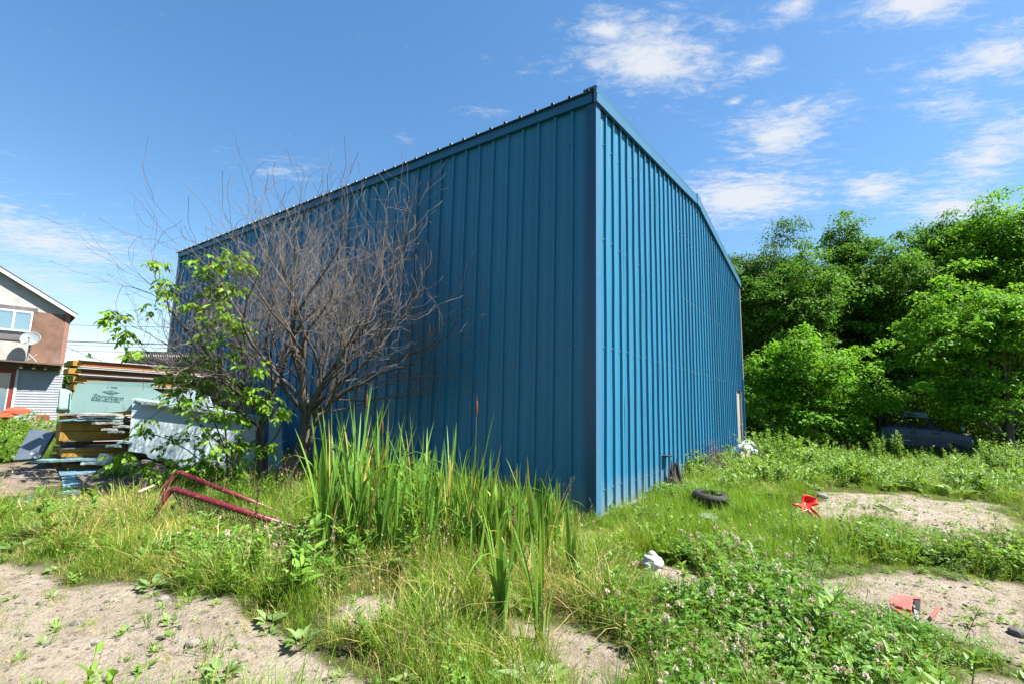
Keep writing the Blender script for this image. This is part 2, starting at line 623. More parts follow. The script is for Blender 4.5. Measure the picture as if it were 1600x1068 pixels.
# rake trim: two long folded pieces and a small splice at the ridge
for a, b in ((-.10, BW / 2 - .12), (BW / 2 + .12, BW + .10)):
    za, zb = (EAVE + PITCHR * a, EAVE + PITCHR * b) if b < BW / 2 else (EAVE + PITCHR * (BW - a), EAVE + PITCHR * (BW - b))
    m = MB()
    prof = [(-.040, -.035), (-.085, -.03), (-.092, .10), (-.075, .115), (-.088, .205), (-.06, .235), (.14, .225), (.14, .20), (-.03, .20), (-.035, -.03)]
    V = [B(a, v, za + z_) for v, z_ in prof] + [B(b, v, zb + z_) for v, z_ in prof]
    n = len(prof)
    m.add(V, [(i, (i + 1) % n, (i + 1) % n + n, i + n) for i in range(n)] + [tuple(range(n))[::-1], tuple(range(n, 2 * n))])
    m.build('rake_trim', 'faded_trim', bld)
m = MB()
zr = RIDGE
m.prism([B(BW / 2 - .2, -.1, zr - .05), B(BW / 2 + .2, -.1, zr - .05), B(BW / 2 + .2, -.1, zr + .225), B(BW / 2, -.1, zr + .252), B(BW / 2 - .2, -.1, zr + .225)], dL * .25)
m.build('ridge_splice', 'faded_trim', bld)
# corner trims
m = MB(); m.box(B(-.042, -.044, .0), dR * .165, dL * .007, Z * (EAVE - .0)); m.build('corner_trim', 'faded_trim', bld)
m = MB(); m.box(B(-.046, -.0445, .0), dR * .007, dL * .145, Z * (EAVE - .012)); m.build('corner_trim', 'navy_trim', bld)
m = MB(); m.box(B(BW - .02, -.046, 2.6), dR * .09, dL * .1, Z * (EAVE - 2.62)); o = m.build('corner_trim', 'pale_wood', bld); tag(o, 'pale bare strip at the far corner')
m = MB(); m.box(B(BW - .10, -.046, .0), dR * .17, dL * .1, Z * 2.59); m.build('corner_trim', 'navy_trim', bld)
m = MB(); m.box(B(-.042, BL - .12, .0), dR * .007, dL * .16, Z * (EAVE - .012)); m.build('corner_trim', 'navy_trim', bld)
# base angle, concrete footing
MB().box(B(.05, -.05, -.005), dR * (DOOR[0] - .1), dL * .047, Z * .035).build('base_trim', 'weathered_zinc', bld)
MB().box(B(-.05, .06, -.005), dR * .047, dL * (BL - .1), Z * .035).build('base_trim', 'weathered_zinc', bld)
MB().box(B(-.03, -.03, -.35), dR * (BW + .06), dL * (BL + .06), Z * .344).build('footing', 'concrete', bld)
# door at the far end of the gable wall
a, b = DOOR
dr = MB(); dr.box(B(a + .06, .03, .02), dR * (b - a - .12), dL * .05, Z * 2.14)
d_ = dr.build('door', 'door_grey', bld)
for (u0, w_, z0_, h_) in ((a, .055, .0, 2.22), (b - .055, .055, .0, 2.22)):
    MB().box(B(u0, -.025, z0_), dR * w_, dL * .12, Z * h_).build('door_frame', 'pale_wood', bld)
MB().box(B(a, -.03, 2.17), dR * (b - a), dL * .12, Z * .066).build('door_frame', 'navy_trim', bld)
mm = MB(); mm.lathe(B(b - .16, .03, 1.0), -dL, [(0, .012), (.05, .012), (.05, .03), (.075, .032), (.09, .012)], 10); mm.build('handle', 'weathered_zinc', d_, True)
# screws
sv, sf, bb = [], [], 0
rsn = np.random.RandomState(3)
for wall in (0, 1):
    n = int((BW if wall == 0 else BL) / PER)
    for zz in (.35, 2.36, 3.98, 5.5):
        for k in range(n):
            for off in (-.055, .055):
                s = .055 + PER * k + off
                if s < .13 or s > (BW if wall == 0 else BL) - .1 or (wall == 0 and DOOR[0] < s < DOOR[1] and zz < 2.3):
                    continue
                if rsn.rand() < .12:
                    continue
                out = -dL if wall == 0 else -dR
                al = dR if wall == 0 else dL
                p = (B(s, 0, zz) if wall == 0 else B(0, s, zz)) + out * .008 + Z * rsn.normal() * .008
                ang = np.arange(6) * math.pi / 3
                r = .0125
                ring = [p + al * r * math.cos(q) + Z * r * math.sin(q) for q in ang]
                ring2 = [p + out * .009 + (al * math.cos(q) + Z * math.sin(q)) * r * .7 for q in ang]
                sv += ring + ring2
                sf += [tuple(bb + i for i in (6, 7, 8, 9, 10, 11))] + [(bb + i, bb + (i + 1) % 6, bb + 6 + (i + 1) % 6, bb + 6 + i) for i in range(6)]
                bb += 12
o = MB().add(sv, sf).build('screw_heads', 'screw_steel', bld)
o['kind'] = 'stuff'

# ------------------------------------------------------------------ ground
DIRT = [[(-60, 868), (60, 886), (130, 912), (222, 930), (258, 948), (330, 962), (420, 985), (445, 1008), (500, 1030), (560, 1045), (620, 1110), (-60, 1130)],
        [(800, 970), (850, 962), (900, 985), (950, 1010), (985, 1045), (960, 1100), (880, 1100), (850, 1030), (800, 1000)],
        [(545, 942), (600, 935), (615, 962), (580, 985), (545, 975)],
        [(1265, 785), (1330, 766), (1420, 772), (1540, 786), (1600, 822), (1560, 842), (1462, 838), (1390, 812), (1300, 808)],
        [(1268, 905), (1330, 888), (1420, 893), (1620, 915), (1660, 1040), (1590, 1050), (1500, 985), (1400, 950), (1310, 935)],
        [(1025, 880), (1065, 885), (1085, 930), (1050, 950), (1030, 920)],
        [(1500, 1060), (1660, 1060), (1680, 1130), (1560, 1130)]]
DIRT = [[G(*p) for p in poly] for poly in DIRT]
BLDPOLY = [B(-.02, -.02, 0), B(BW, -.02, 0), B(BW, BL, 0), B(-.02, BL, 0)]


def dirt_d(X, Y):
    """>0 bare soil, <0 growth"""
    d = np.full(X.shape, 1e9)
    for i, poly in enumerate(DIRT):
        d = np.minimum(d, sdf_poly(poly, X, Y))
    sc = np.clip(np.hypot(X, Y) / 5, .5, 2.5)
    return -d / sc + .22 * fnoise(X, Y, 2.6, 5, 1)


def gh(X, Y):
    X = np.asarray(X, float); Y = np.asarray(Y, float)
    h = .045 * fnoise(X, Y, .35, 3, 2) + .016 * fnoise(X, Y, 1.9, 4, 3)
    near = np.clip(dirt_d(X, Y) * 2.5 + .5, 0, 1)
    h = h + near * (.016 * fnoise(X, Y, 6, 4, 4)) - .02
    # low spoil mounds at the left front and beside the cattails
    for (px, py, r, a) in ((300, 985, .5, .07), (360, 955, .35, .05), (575, 960, .3, .07), (60, 1045, .35, .05), (1480, 812, .9, .08), (560, 770, 1.6, .10)):
        g_ = G(px, py)
        h = h + a * np.exp(-((X - g_[0]) ** 2 + (Y - g_[1]) ** 2) / (r * r))
    bd = sdf_poly(BLDPOLY, X, Y)
    k = np.clip(bd / 1.2, 0, 1)
    h = h * k + (1 - k) * -.045
    far = np.clip((np.hypot(X, Y) - 30) / 40, 0, 1)
    return h * (1 - far) - .02 * far


def ax(lo, hi, step, far):
    core = np.arange(lo, hi, step)
    g_ = step * 1.35 ** np.arange(1, 40)
    g_ = np.cumsum(g_); g_ = g_[g_ < far]
    return np.concatenate([lo - g_[::-1], core, hi + g_])


gx, gy = ax(-9, 9, .075, 500), ax(1.6, 11, .075, 700)
GX, GY = np.meshgrid(gx, gy)
GZ = gh(GX, GY)
t = NT('soil')
a_d = t.attr('bare')
n1 = t.noise(2.2, 8, .68); n2 = t.noise(17, 8, .7); n3 = t.noise(70, 6, .7)
soil = t.ramp(n1, [(.25, (.165, .13, .095)), (.45, (.28, .235, .18)), (.75, (.36, .315, .25))])
soil = t.mix(t.n('ShaderNodeMapRange', {'Value': n2, 'From Min': .50, 'From Max': .30}).outputs[0], soil, (.12, .095, .07))
soil = t.mix(t.n('ShaderNodeMapRange', {'Value': n3, 'From Min': .60, 'From Max': .75}).outputs[0], soil, (.38, .35, .31))
damp = t.n('ShaderNodeMapRange', {'Value': t.noise(.8, 6, .65, off=(4, 2, 0)), 'From Min': .52, 'From Max': .68}).outputs[0]
soil = t.mix(t.math('MULTIPLY', damp, .5), soil, (.15, .125, .095))
thatch = t.ramp(n2, [(.3, (.030, .038, .012)), (.7, (.10, .095, .035))])
col = t.mix(t.n('ShaderNodeMapRange', {'Value': a_d, 'From Min': .35, 'From Max': .62}).outputs[0], thatch, soil)
vor = t.n('ShaderNodeTexVoronoi', {'Vector': t.n('ShaderNodeTexCoord').outputs['Object'], 'Scale': 46.0}).outputs['Distance']
hgt = t.math('ADD', t.math('MULTIPLY', n2, 1.0), t.math('ADD', t.math('MULTIPLY', n3, .35), t.math('MULTIPLY', vor, .22)))
t.end(t.principled(col, .95, t.bump(hgt, .95, .05), .15))
bare = np.clip(.5 + dirt_d(GX, GY) * 2.2, 0, 1) * (np.hypot(GX, GY) < 26)
ny, nx = GX.shape
I = (np.arange(ny - 1)[:, None] * nx + np.arange(nx - 1)[None, :]).ravel()
go = link_np('ground', np.stack([GX, GY, GZ], -1).reshape(-1, 3), np.stack([I, I + 1, I + nx + 1, I + nx], -1), 'soil', smooth=True, attrs={'bare': bare.ravel()})
tag(go, 'bare sandy soil and weedy ground around the blue building', kind='structure')

# ------------------------------------------------------------------ house at the far left
simple('white_paint', (.56, .56, .53), (.44, .44, .41), .8, 3, dirt=((.42, .36, .31), .57), bump=.4)
simple('brown_stucco', (.30, .17, .12), (.17, .10, .07), .9, 2.2, bump=.5, dirt=((.30, .22, .18), .55))
simple('pink_stucco', (.42, .22, .165), (.32, .17, .13), .9, 4, bump=.4)
simple('grey_siding', (.40, .43, .47), (.33, .36, .40), .55, 3, bump=.05)
simple('brown_beam', (.22, .15, .085), (.13, .09, .055), .8, 4, (1, 1, 4))
simple('red_paint', (.34, .045, .035), (.24, .035, .028), .5, 5)
simple('white_vinyl', (.78, .79, .78), (.68, .69, .68), .4, 6, bump=.05)
simple('grey_band', (.23, .21, .22), (.13, .12, .13), .9, 5)
simple('shingle', (.10, .085, .08), (.05, .045, .045), .9, 18, bump=.8)
t = NT('window_glass'); t.end(t.principled((.10, .16, .20), .06, None, .9))
t = NT('clear_glass')
mx = t.n('ShaderNodeMixShader', {0: .30})
t.t.links.new(t.n('ShaderNodeBsdfTransparent', {'Color': (.86, .92, .92, 1)}).outputs[0], mx.inputs[1])
t.t.links.new(t.n('ShaderNodeBsdfGlossy', {'Color': (.8, .9, 1.0, 1), 'Roughness': .03}).outputs[0], mx.inputs[2])
t.end(mx.outputs[0])
simple('blind', (.50, .57, .58), (.44, .52, .53), .5, 3, bump=.02)
HD = np.array([.68, .733, 0]); HN = np.array([.733, -.68, 0])
HA = np.array([-20.7, 19.0, 0])


def HW(px, py, off=0.0):
    """photograph pixel -> (distance along the facade, height) on the facade plane pushed forward by off"""
    p = on_plane(px, py, HA + HN * off, HN)
    return float((p - HA) @ HD), float(p[2])


def HP(w, z_, off=0.0):
    return HA + HD * w + HN * off + Z * z_


house = thing('house', HP(0, 0), 'two-storey house with stained brown and white gable and red door', 'house')
wr = HW(111, 494)[0]
w_deck0, z_deck0 = HW(0, 557); w_deck1, z_deck1 = HW(93, 573)
we, ze = HW(122, 490, .20)
wr0, zr0 = HW(0, 415, .20)
slope = (zr0 - ze) / (wr0 - we)
WRG = we - 4.6
zrg = ze + slope * (WRG - we)
zd = (z_deck0 + z_deck1) / 2
zeave = ze + slope * (wr - we) - .1
# upper wall: brown patch on the right, white elsewhere
wb = HW(52, 500)[0]
wpk = HW(99, 520)[0]
top = lambda w: ze + slope * (w - we) - .12 if w > WRG else zrg + slope * (WRG - w) - .12
DEP = -HN * 7.5
zb_top = HW(60, 488)[1]
MB().prism([HP(2 * WRG - wr, 0), HP(wr, 0), HP(wr, top(wr)), HP(WRG, top(WRG)), HP(2 * WRG - wr, top(wr))], DEP).build('wall', 'white_paint', house)
MB().prism([HP(wb, zd, .002), HP(wpk, zd, .002), HP(wpk, zb_top, .002), HP(wb, zb_top, .002)], HN * .03).build('wall_cladding', 'brown_stucco', house)
MB().prism([HP(wpk + .004, zd, .002), HP(wr + .003, zd, .002), HP(wr + .003, top(wr) - .02, .002), HP(wpk + .004, top(wpk) - .25, .002)], HN * .04).build('wall_cladding', 'pink_stucco', house)
roof = MB()
for s_ in (1, -1):
    a_, b_ = (WRG, we) if s_ == 1 else (WRG, 2 * WRG - we)
    roof.prism([HP(a_, zrg - .1, .20), HP(b_, ze - .1, .20), HP(b_, ze - .02, .20), HP(a_, zrg - .0, .20)], DEP - HN * .9)
roof = roof.build('roof', 'shingle', house)
m = MB(); m.prism([HP(WRG, zrg - .22, .202), HP(we - .02, ze - .22, .202), HP(we - .02, ze - .07, .202), HP(WRG, zrg - .07, .202)], HN * .03); m.build('fascia', 'white_vinyl', roof)
m = MB(); m.prism([HP(WRG, zrg - .13, .02), HP(we - .03, ze - .13, .02), HP(we - .03, ze - .11, .02), HP(WRG, zrg - .11, .02)], HN * .17); m.build('soffit', 'white_paint', roof)
for px, py in ((20, 436), (56, 458), (76, 468)):
    w_, z_ = HW(px, py, .2)
    MB().box(HP(w_, z_ - .05, .03), HD * .05, HN * .12, Z * .07).build('bracket', 'brown_beam', roof)
# window with blinds
w0, zt = HW(-30, 479); w1, zb = HW(48, 517)
zt = HW(20, 485)[1]; zb = HW(20, 515)[1]
win = MB().box(HP(w0, zb, .01), HD * (w1 - w0), HN * .02, Z * (zt - zb)).build('window', 'blind', house)
wm = HW(21, 500)[0]
for (a_, b_) in ((w0, wm - .03), (wm + .03, w1 - .06)):
    n = 11
    for k in range(n):
        zz = zb + .05 + (zt - zb - .1) * k / n
        m = MB(); m.box(HP(a_ + .02, zz, .034), HD * (b_ - a_ - .03), HN * .004 - Z * .012, Z * (zt - zb) / n * .62); m.build('blind_slat', 'blind', win)
    MB().box(HP(a_, zb + .022, .052), HD * (b_ - a_), HN * .006, Z * (zt - zb - .074)).build('pane', 'clear_glass', win)
for (a_, b_, c_, d__) in ((w0, w1, zt - .05, zt + .02), (w0, w1, zb - .06, zb + .02), (w1 - .06, w1, zb + .021, zt - .051), (wm - .035, wm + .035, zb + .021, zt - .051)):
    MB().box(HP(a_, c_, .03), HD * (b_ - a_), HN * .05, Z * (d__ - c_)).build('frame', 'white_vinyl', win)
MB().box(HP(w0, zt + .025, .01), HD * (w1 - w0 + .12), HN * .03, Z * .16).build('grey_band', 'grey_band', house)
MB().box(HP(w0, zb - .42, .01), HD * (w1 - w0 + .05), HN * .03, Z * .22).build('grey_band', 'grey_band', house)
# deck canopy over the ground floor, beam and joist ends
cl, cr, ct = HW(-60, 557)[0], wr - .05, zd
MB().prism([HP(cl, ct - .02, .03), HP(cr, ct - .10, .03), HP(cr, ct - .04, .03), HP(cl, ct + .04, .03)], HN * .62).build('canopy', 'brown_beam', house)
MB().box(HP(cl, ct - .32, .05), HD * (cr - cl), HN * .09, Z * .19).build('beam', 'brown_beam', house)
for px in (30, 50, 68):
    w_ = HW(px, 570)[0]
    MB().box(HP(w_, ct - .29, .142), HD * .10, HN * .40, Z * .13).build('joist', 'brown_beam', house)
# lap siding on the ground floor
wd = HW(27, 600)[0]
zl = ct - .33
nb = 19
for k in range(nb):
    za = .42 + (zl - .42) * k / nb
    hh = (zl - .42) / nb
    m = MB(); m.prism([HP(wd, za, .004), HP(wd, za, .032), HP(wd, za + hh * 1.02, .012), HP(wd, za + hh * 1.02, .004)], HD * (wr + .04 - wd)); m.build('siding_board', 'grey_siding', house)
MB().box(HP(wd, 0, .002), HD * (wr - wd), HN * .05, Z * .41).build('footing', 'concrete', house)
# red door and its white surround
dz1 = HW(12, 574)[1]
door = MB().box(HP(cl, .25, .01), HD * (wd - .09 - cl), HN * .03, Z * (dz1 - .25)).build('door', 'red_paint', house)
wdi = HW(15, 600)[0]
MB().box(HP(cl, .55, .042), HD * (wdi - .05 - cl), HN * .006, Z * (dz1 - .8)).build('pane', 'window_glass', door)
MB().box(HP(wdi - .045, .5, .042), HD * .04, HN * .02, Z * (dz1 - .7)).build('glazing_bead', 'white_vinyl', door)
MB().box(HP(cl, dz1 - .245, .042), HD * (wdi - .048 - cl), HN * .02, Z * .04).build('glazing_bead', 'white_vinyl', door)
MB().box(HP(wd - .085, .2, .01), HD * .08, HN * .06, Z * (dz1 - .12)).build('door_frame', 'white_vinyl', house)
MB().box(HP(cl, dz1 + .005, .01), HD * (wd - .09 - cl), HN * .06, Z * .06).build('door_frame', 'white_vinyl', house)

# satellite dish on the canopy
simple('dish_grey', (.34, .38, .40), (.28, .32, .34), .45, 5, bump=.05)
dp = on_plane(48, 530, HA + HN * .45, HN)
dish = thing('satellite_dish', (dp[0], dp[1], ct + .03), 'grey satellite dish standing on the canopy of the house', 'satellite dish')
axd = unit(np.array([.45, -.75, .45]))
m = MB(); m.lathe(dp, axd, [(0, .01), (.01, .12), (.035, .22), (.07, .31), (.08, .315), (.055, .29), (.02, .2), (.005, .1), (-.005, .01)], 24); m.build('reflector', 'dish_grey', dish, True)
m = MB(); m.tube([dp - axd * .02, dp - axd * .10 - Z * .05, (dp[0], dp[1], ct + .03)], .022, 8); m.build('mast', 'dish_grey', dish)
m = MB(); m.tube([dp - Z * .30 - axd * .0, dp + axd * .28 - Z * .10], .012, 6); m.build('feed_arm', 'black_rubber', dish)
m = MB(); m.tube([dp + axd * .24 - Z * .10, dp + axd * .33 - Z * .08], .03, 8); m.build('feed_horn', 'dish_grey', dish)
m = MB(); m.tube([(dp[0], dp[1], ct + .03), (dp[0] + .25, dp[1] + .1, ct + .30)], .015, 6); m.tube([(dp[0] + .3, dp[1] + .1, ct + .0), (dp[0] - .02, dp[1], ct + .35)], .012, 6); m.build('strut', 'white_vinyl', dish)

# overhead wires beyond the house
t = NT('wire_grey'); t.end(t.principled((.10, .11, .13), .6))
for k, (ya, yb, Y, lab) in enumerate(((502, 508, 36, 'highest thin overhead wire behind the house'), (527, 535, 36, 'thick overhead cable behind the house'), (532, 541, 37, 'thin overhead wire just below the thick cable'), (541, 549, 38, 'lowest level overhead wire above the stacked panels'), (541, 575, 30, 'steep service wire falling from the house corner'))):
    a_ = AY(60 if k < 4 else 103, ya, Y); b_ = AY(330 if k < 4 else 200, yb if k < 4 else 575, Y)
    dd = b_ - a_
    pts = [a_ + dd * (s_ * 3 - 1 if k < 4 else s_) - Z * ((0.25 * (1 - (2 * s_ - 1) ** 2)) if k < 4 else .1 * math.sin(3.14 * s_)) for s_ in np.linspace(0, 1, 13)]
    m = MB(); m.tube(pts, .045 if k == 1 else .022, 5)
    tag(m.build('overhead_wire', 'wire_grey'), lab, 'wire', 'overhead wires')

# ------------------------------------------------------------------ stacked panels and boards at the left
simple('ochre_foam', (.50, .285, .045), (.36, .19, .025), .85, 7, bump=.7, dirt=((.20, .10, .03), .60))
simple('rust_timber', (.40, .15, .035), (.22, .075, .025), .8, 5, (1, 1, 3), bump=.5)
simple('brown_timber', (.16, .075, .035), (.08, .04, .02), .85, 5, (1, 1, 3), bump=.5)
simple('panel_skin', (.66, .66, .64), (.48, .48, .47), .5, 4, dirt=((.35, .31, .27), .60))
simple('teal_foam', (.27, .43, .41), (.22, .37, .35), .7, 3, bump=.15, dirt=((.40, .47, .40), .58))
simple('pale_foam', (.54, .66, .69), (.45, .57, .61), .75, 2.5, bump=.2, dirt=((.40, .45, .44), .62))
simple('grey_board', (.36, .41, .38), (.22, .26, .24), .8, 4, bump=.4, dirt=((.42, .38, .32), .56))
simple('cream_board', (.52, .49, .42), (.36, .33, .28), .8, 4, bump=.4)
simple('blue_board', (.27, .49, .57), (.20, .38, .46), .7, 5, (1, 6, 1), bump=.3)
simple('slate_panel', (.16, .195, .225), (.11, .14, .165), .45, 4, bump=.1)
simple('plywood', (.27, .21, .155), (.13, .10, .075), .85, 3, (1, 5, 1), bump=.5, dirt=((.22, .17, .13), .56))
simple('old_timber', (.34, .29, .24), (.17, .14, .12), .9, 6, (1, 7, 1), bump=.8)
simple('print_ink', (.045, .11, .13), (.06, .13, .15), .7, 30)
SL = np.array([.66, .751, 0]); SD = np.array([-.751, .66, 0]); S0 = np.array([-8.4, 9.0, 0.])
rs = np.random.RandomState(11)
TH = .148
for k in range(14):
    z0 = .02 + k * (TH + .006)
    j = rs.uniform(-.05, .05) if k < 13 else .02
    le = 2.85 + rs.uniform(-.1, .12)
    if k >= 12:
        j -= .06
    dz = -Z * .018
    ldir = SL + dz
    o = S0 + SL * j - SD * rs.uniform(0, .06) + Z * z0
    if k == 13: wl = 'insulated panel with ochre foam ends lying on top of the tall stack'
    else: wl = 'white-skinned insulated panel with %s side in the tall stack, %s from the top' % ('orange' if k % 2 else 'brown', ['', 'second', 'third', 'fourth', 'fifth', 'sixth', 'seventh', 'eighth', 'ninth', 'tenth', 'eleventh', 'twelfth', 'thirteenth', 'lowest'][13 - k])
    p = thing('insulated_panel', o, wl, 'building panel', 'insulated panels in the tall stack')
    m = MB()
    # foam core with slightly bulged, broken end
    n = 6
    ring = []
    for i in range(n + 1):
        e = .03 * math.sin(i * 1.7 + k) + rs.uniform(-.015, .015)
        ring.append((i / n, e))
    V = []; F = []
    for a, e in ring:
        for zz in (.022, TH - .022):
            V.append(o + SD * (.02 + 1.1 * a) + SL * (.0 + e) + Z * zz)
    for a, e in ring:
        for zz in (.022, TH - .022):
            V.append(o + SD * (.02 + 1.1 * a) + ldir * le + Z * zz)
    q = 2 * (n + 1)
    for i in range(n):
        F += [(2 * i, 2 * i + 1, 2 * i + 3, 2 * i + 2), (q + 2 * i, q + 2 * i + 2, q + 2 * i + 3, q + 2 * i + 1), (2 * i + 1, q + 2 * i + 1, q + 2 * i + 3, 2 * i + 3), (2 * i, 2 * i + 2, q + 2 * i + 2, q + 2 * i)]
    F += [(0, q, q + 1, 1), (2 * n, 2 * n + 1, q + 2 * n + 1, q + 2 * n)]
    m.add(V, F); m.build('core', 'ochre_foam', p)
    inset = rs.uniform(.0, .05)
    MB().box(o + SL * .16 + SD * (-.012 + inset) + Z * .024, ldir * (le - .2), SD * .05, Z * (TH - .048)).build('edge_board', 'rust_timber' if k % 2 else 'brown_timber', p)
    MB().box(o + SL * .10 - SD * .035 + Z * (TH - .021), ldir * (le - .08), SD * 1.16, Z * .016).build('skin', 'panel_skin', p)
    MB().box(o + SL * .12 - SD * .03 + Z * .004, ldir * (le - .1), SD * 1.15, Z * .016).build('skin', 'panel_skin', p)

# low front stack: two thick panels and loose boards
F0 = np.array([-7.72, 8.25, 0.])
for k, (z0, th, lab) in enumerate(((.10, .2, 'bottom ochre-ended panel of the low front stack near the plywood'), (.40, .17, 'middle ochre-ended panel of the low front stack'), (.68, .34, 'thickest ochre-ended panel of the low front stack under loose boards'))):
    o = F0 + Z * z0 + SL * (.10, .02, -.04)[k]
    p = thing('insulated_panel', o, lab, 'building panel', 'thick panels in the low front stack')
    MB().box(o + Z * .02, SL * 1.9, SD * .62, Z * (th / 2 - .024)).build('core', 'ochre_foam', p)
    MB().box(o + Z * (th / 2 + .004) + SD * .01, SL * 1.9, SD * .60, Z * (th / 2 - .024)).build('core', 'ochre_foam', p)
    MB().box(o + SL * .05 - SD * .02, SL * 1.85, SD * .66, Z * .016).build('skin', 'slate_panel', p)
    MB().box(o + SL * .0 - SD * .03 + Z * (th - .017), SL * 1.95, SD * .68, Z * .016).build('skin', 'slate_panel', p)


def slab(name, pxs, p0, n, th, mat, label, cat, group=None, bevel=0.0):
    """flat board: outline on a plane at its own place, with thickness behind"""
    n = unit(np.array(n, float))
    P = [on_plane(x, y, p0, n) for x, y in pxs]
    m = MB(); m.prism(P, -n * th)
    o = m.build(name, mat, bevel=bevel)
    return tag(o, label, cat, group)


def sag_board(o, a, b, th, mat, label, sag=.0, seed=0, group='loose boards on the stacks', name='loose_board'):
    """thin board that droops and waves along its length"""
    rr = np.random.RandomState(seed)
    n = 8
    V = []
    a = np.array(a, float); b = np.array(b, float)
    for i in range(n + 1):
        s_ = i / n
        w = Z * (-sag * (2 * s_ - 1) ** 2 + rr.uniform(-.006, .006))
        for q in (0, 1):
            for zz in (0, th):
                V.append(np.array(o) + a * s_ + b * (q + rr.uniform(-.01, .01)) + w + Z * zz)
    F = []
    for i in range(n):
        k = 4 * i
        F += [(k, k + 4, k + 5, k + 1), (k + 2, k + 3, k + 7, k + 6), (k + 1, k + 5, k + 7, k + 3), (k, k + 2, k + 6, k + 4)]
    F += [(0, 1, 3, 2), (4 * n, 4 * n + 2, 4 * n + 3, 4 * n + 1)]
    return tag(MB().add(V, F).build(name, mat), label, 'board', group)


FR = np.array([.93, .37, 0]); FB = np.array([-.37, .93, 0])
FS = np.array([-7.75, 8.22, 0])
for k, (z_, off, le, ang, mat, lab) in enumerate((
        (1.045, -.02, 2.0, 0, 'teal_foam', 'wavy teal board lying on the thick ochre panel'),
        (1.095, .25, 1.75, .02, 'pale_foam', 'pale board with light blue edge second from the top of the front stack'),
        (1.14, -.06, 1.1, -.02, 'cream_board', 'short cream board on top of the front stack, under the printed foam'),
        (.99, .45, 1.5, .03, 'cream_board', 'cream-edged board sticking out right below the wavy teal board'),
        (.93, .75, 1.2, .05, 'grey_board', 'grey-green board poking out of the front stack at mid height'),
        (.885, .60, 1.4, -.03, 'panel_skin', 'white-edged board poking out of the front stack at mid height'),
        (.84, .70, 1.25, .01, 'grey_board', 'grey board just under the white-edged board'),
        (.66, .85, 1.1, .02, 'pale_foam', 'pale board sticking out level with the middle panel'),
        (.60, .70, 1.2, -.04, 'teal_foam', 'teal board sticking out under the pale board'),
        (.36, -.25, 1.7, .03, 'teal_foam', 'long teal board jutting out left near the ground'),
        (.31, .4, 1.4, -.02, 'pale_foam', 'pale board under the long jutting teal board'),
        (.055, .1, 1.5, .02, 'slate_panel', 'dark slate board at the very bottom of the front stack'))):
    c_, s_ = math.cos(ang), math.sin(ang)
    le = min(le, max(.80 - off + .03 * math.sin(k * 2.7), .22))
    a = (FR * c_ + FB * s_) * le
    b = (-FR * s_ + FB * c_) * (.42 if k not in (0,) else .55)
    sag_board(FS + FR * off - FB * (.06 + .01 * k) + Z * z_, a, b, .034 if k not in (2,) else .03, mat, lab, .012 if k < 3 else .006, k)

# printed foam sheet leaning on the tall stack, and the two pieces beside it
pp = np.array([-7.95, 8.62, 1.1]); pn = unit(np.array([.18, -.95, .25]))
pb = thing('printed_foam_sheet', on_plane(180, 645, pp, pn), 'teal foam sheet with dark diamond print leaning on the stack', 'foam sheet')
out = [(101, 645), (112, 622), (121, 598), (160, 600), (200, 603), (235, 605), (250, 612), (275, 626), (276, 634), (235, 638), (182, 643), (140, 646)]
m = MB(); m.prism([on_plane(x, y, pp, pn) for x, y in out], -pn * .04); m.build('sheet', 'teal_foam', pb)
ex = unit(on_plane(200, 630, pp, pn) - on_plane(120, 623, pp, pn)); ey = unit(np.cross(pn, ex)); ey = ey if ey[2] > 0 else -ey


def lettering(txt, px, py, size, shear=0.0, name='lettering'):
    cu = bpy.data.curves.new(name, 'FONT')
    cu.body = txt; cu.size = size; cu.align_x = 'CENTER'; cu.align_y = 'CENTER'; cu.extrude = .001; cu.shear = shear; cu.offset = size * .012
    cu.materials.append(MATS['print_ink'])
    o = bpy.data.objects.new(name, cu)
    link(o, pb)
    p = on_plane(px, py, pp, pn) + pn * .003
    M = Matrix.Identity(4)
    for i in range(3):
        M[i][0], M[i][1], M[i][2] = ex[i], ey[i], pn[i]
        M[i][3] = p[i] - pb.location[i]
    o.matrix_local = M
    bpy.context.view_layer.update()
    me = bpy.data.meshes.new_from_object(o.evaluated_get(bpy.context.evaluated_depsgraph_get()))
    o2 = bpy.data.objects.new(name, me)
    bpy.data.objects.remove(o)
    link(o2, pb)
    o2.name = name
    o2.matrix_local = M
    return o2


lettering('Styrofoam', 169, 620, .125, .25)
lettering('BRAND INSULATION', 165, 625.5, .05)
lettering('1', 169, 604, .075)
lettering('CODE', 178, 604.6, .04)
dm = MB()
cpt = on_plane(173, 612.3, pp, pn) + pn * .002
dm.prism([cpt - ex * .15, cpt - ey * .042, cpt + ex * .15, cpt + ey * .042], pn * .001)
dm.build('diamond_print', 'print_ink', pb)
o = lettering('DOW', 173, 612.3, .055)
o.data.materials.clear(); o.data.materials.append(MATS['teal_foam']); o.location = Vector(o.location) + Vector(tuple(pn * .003))
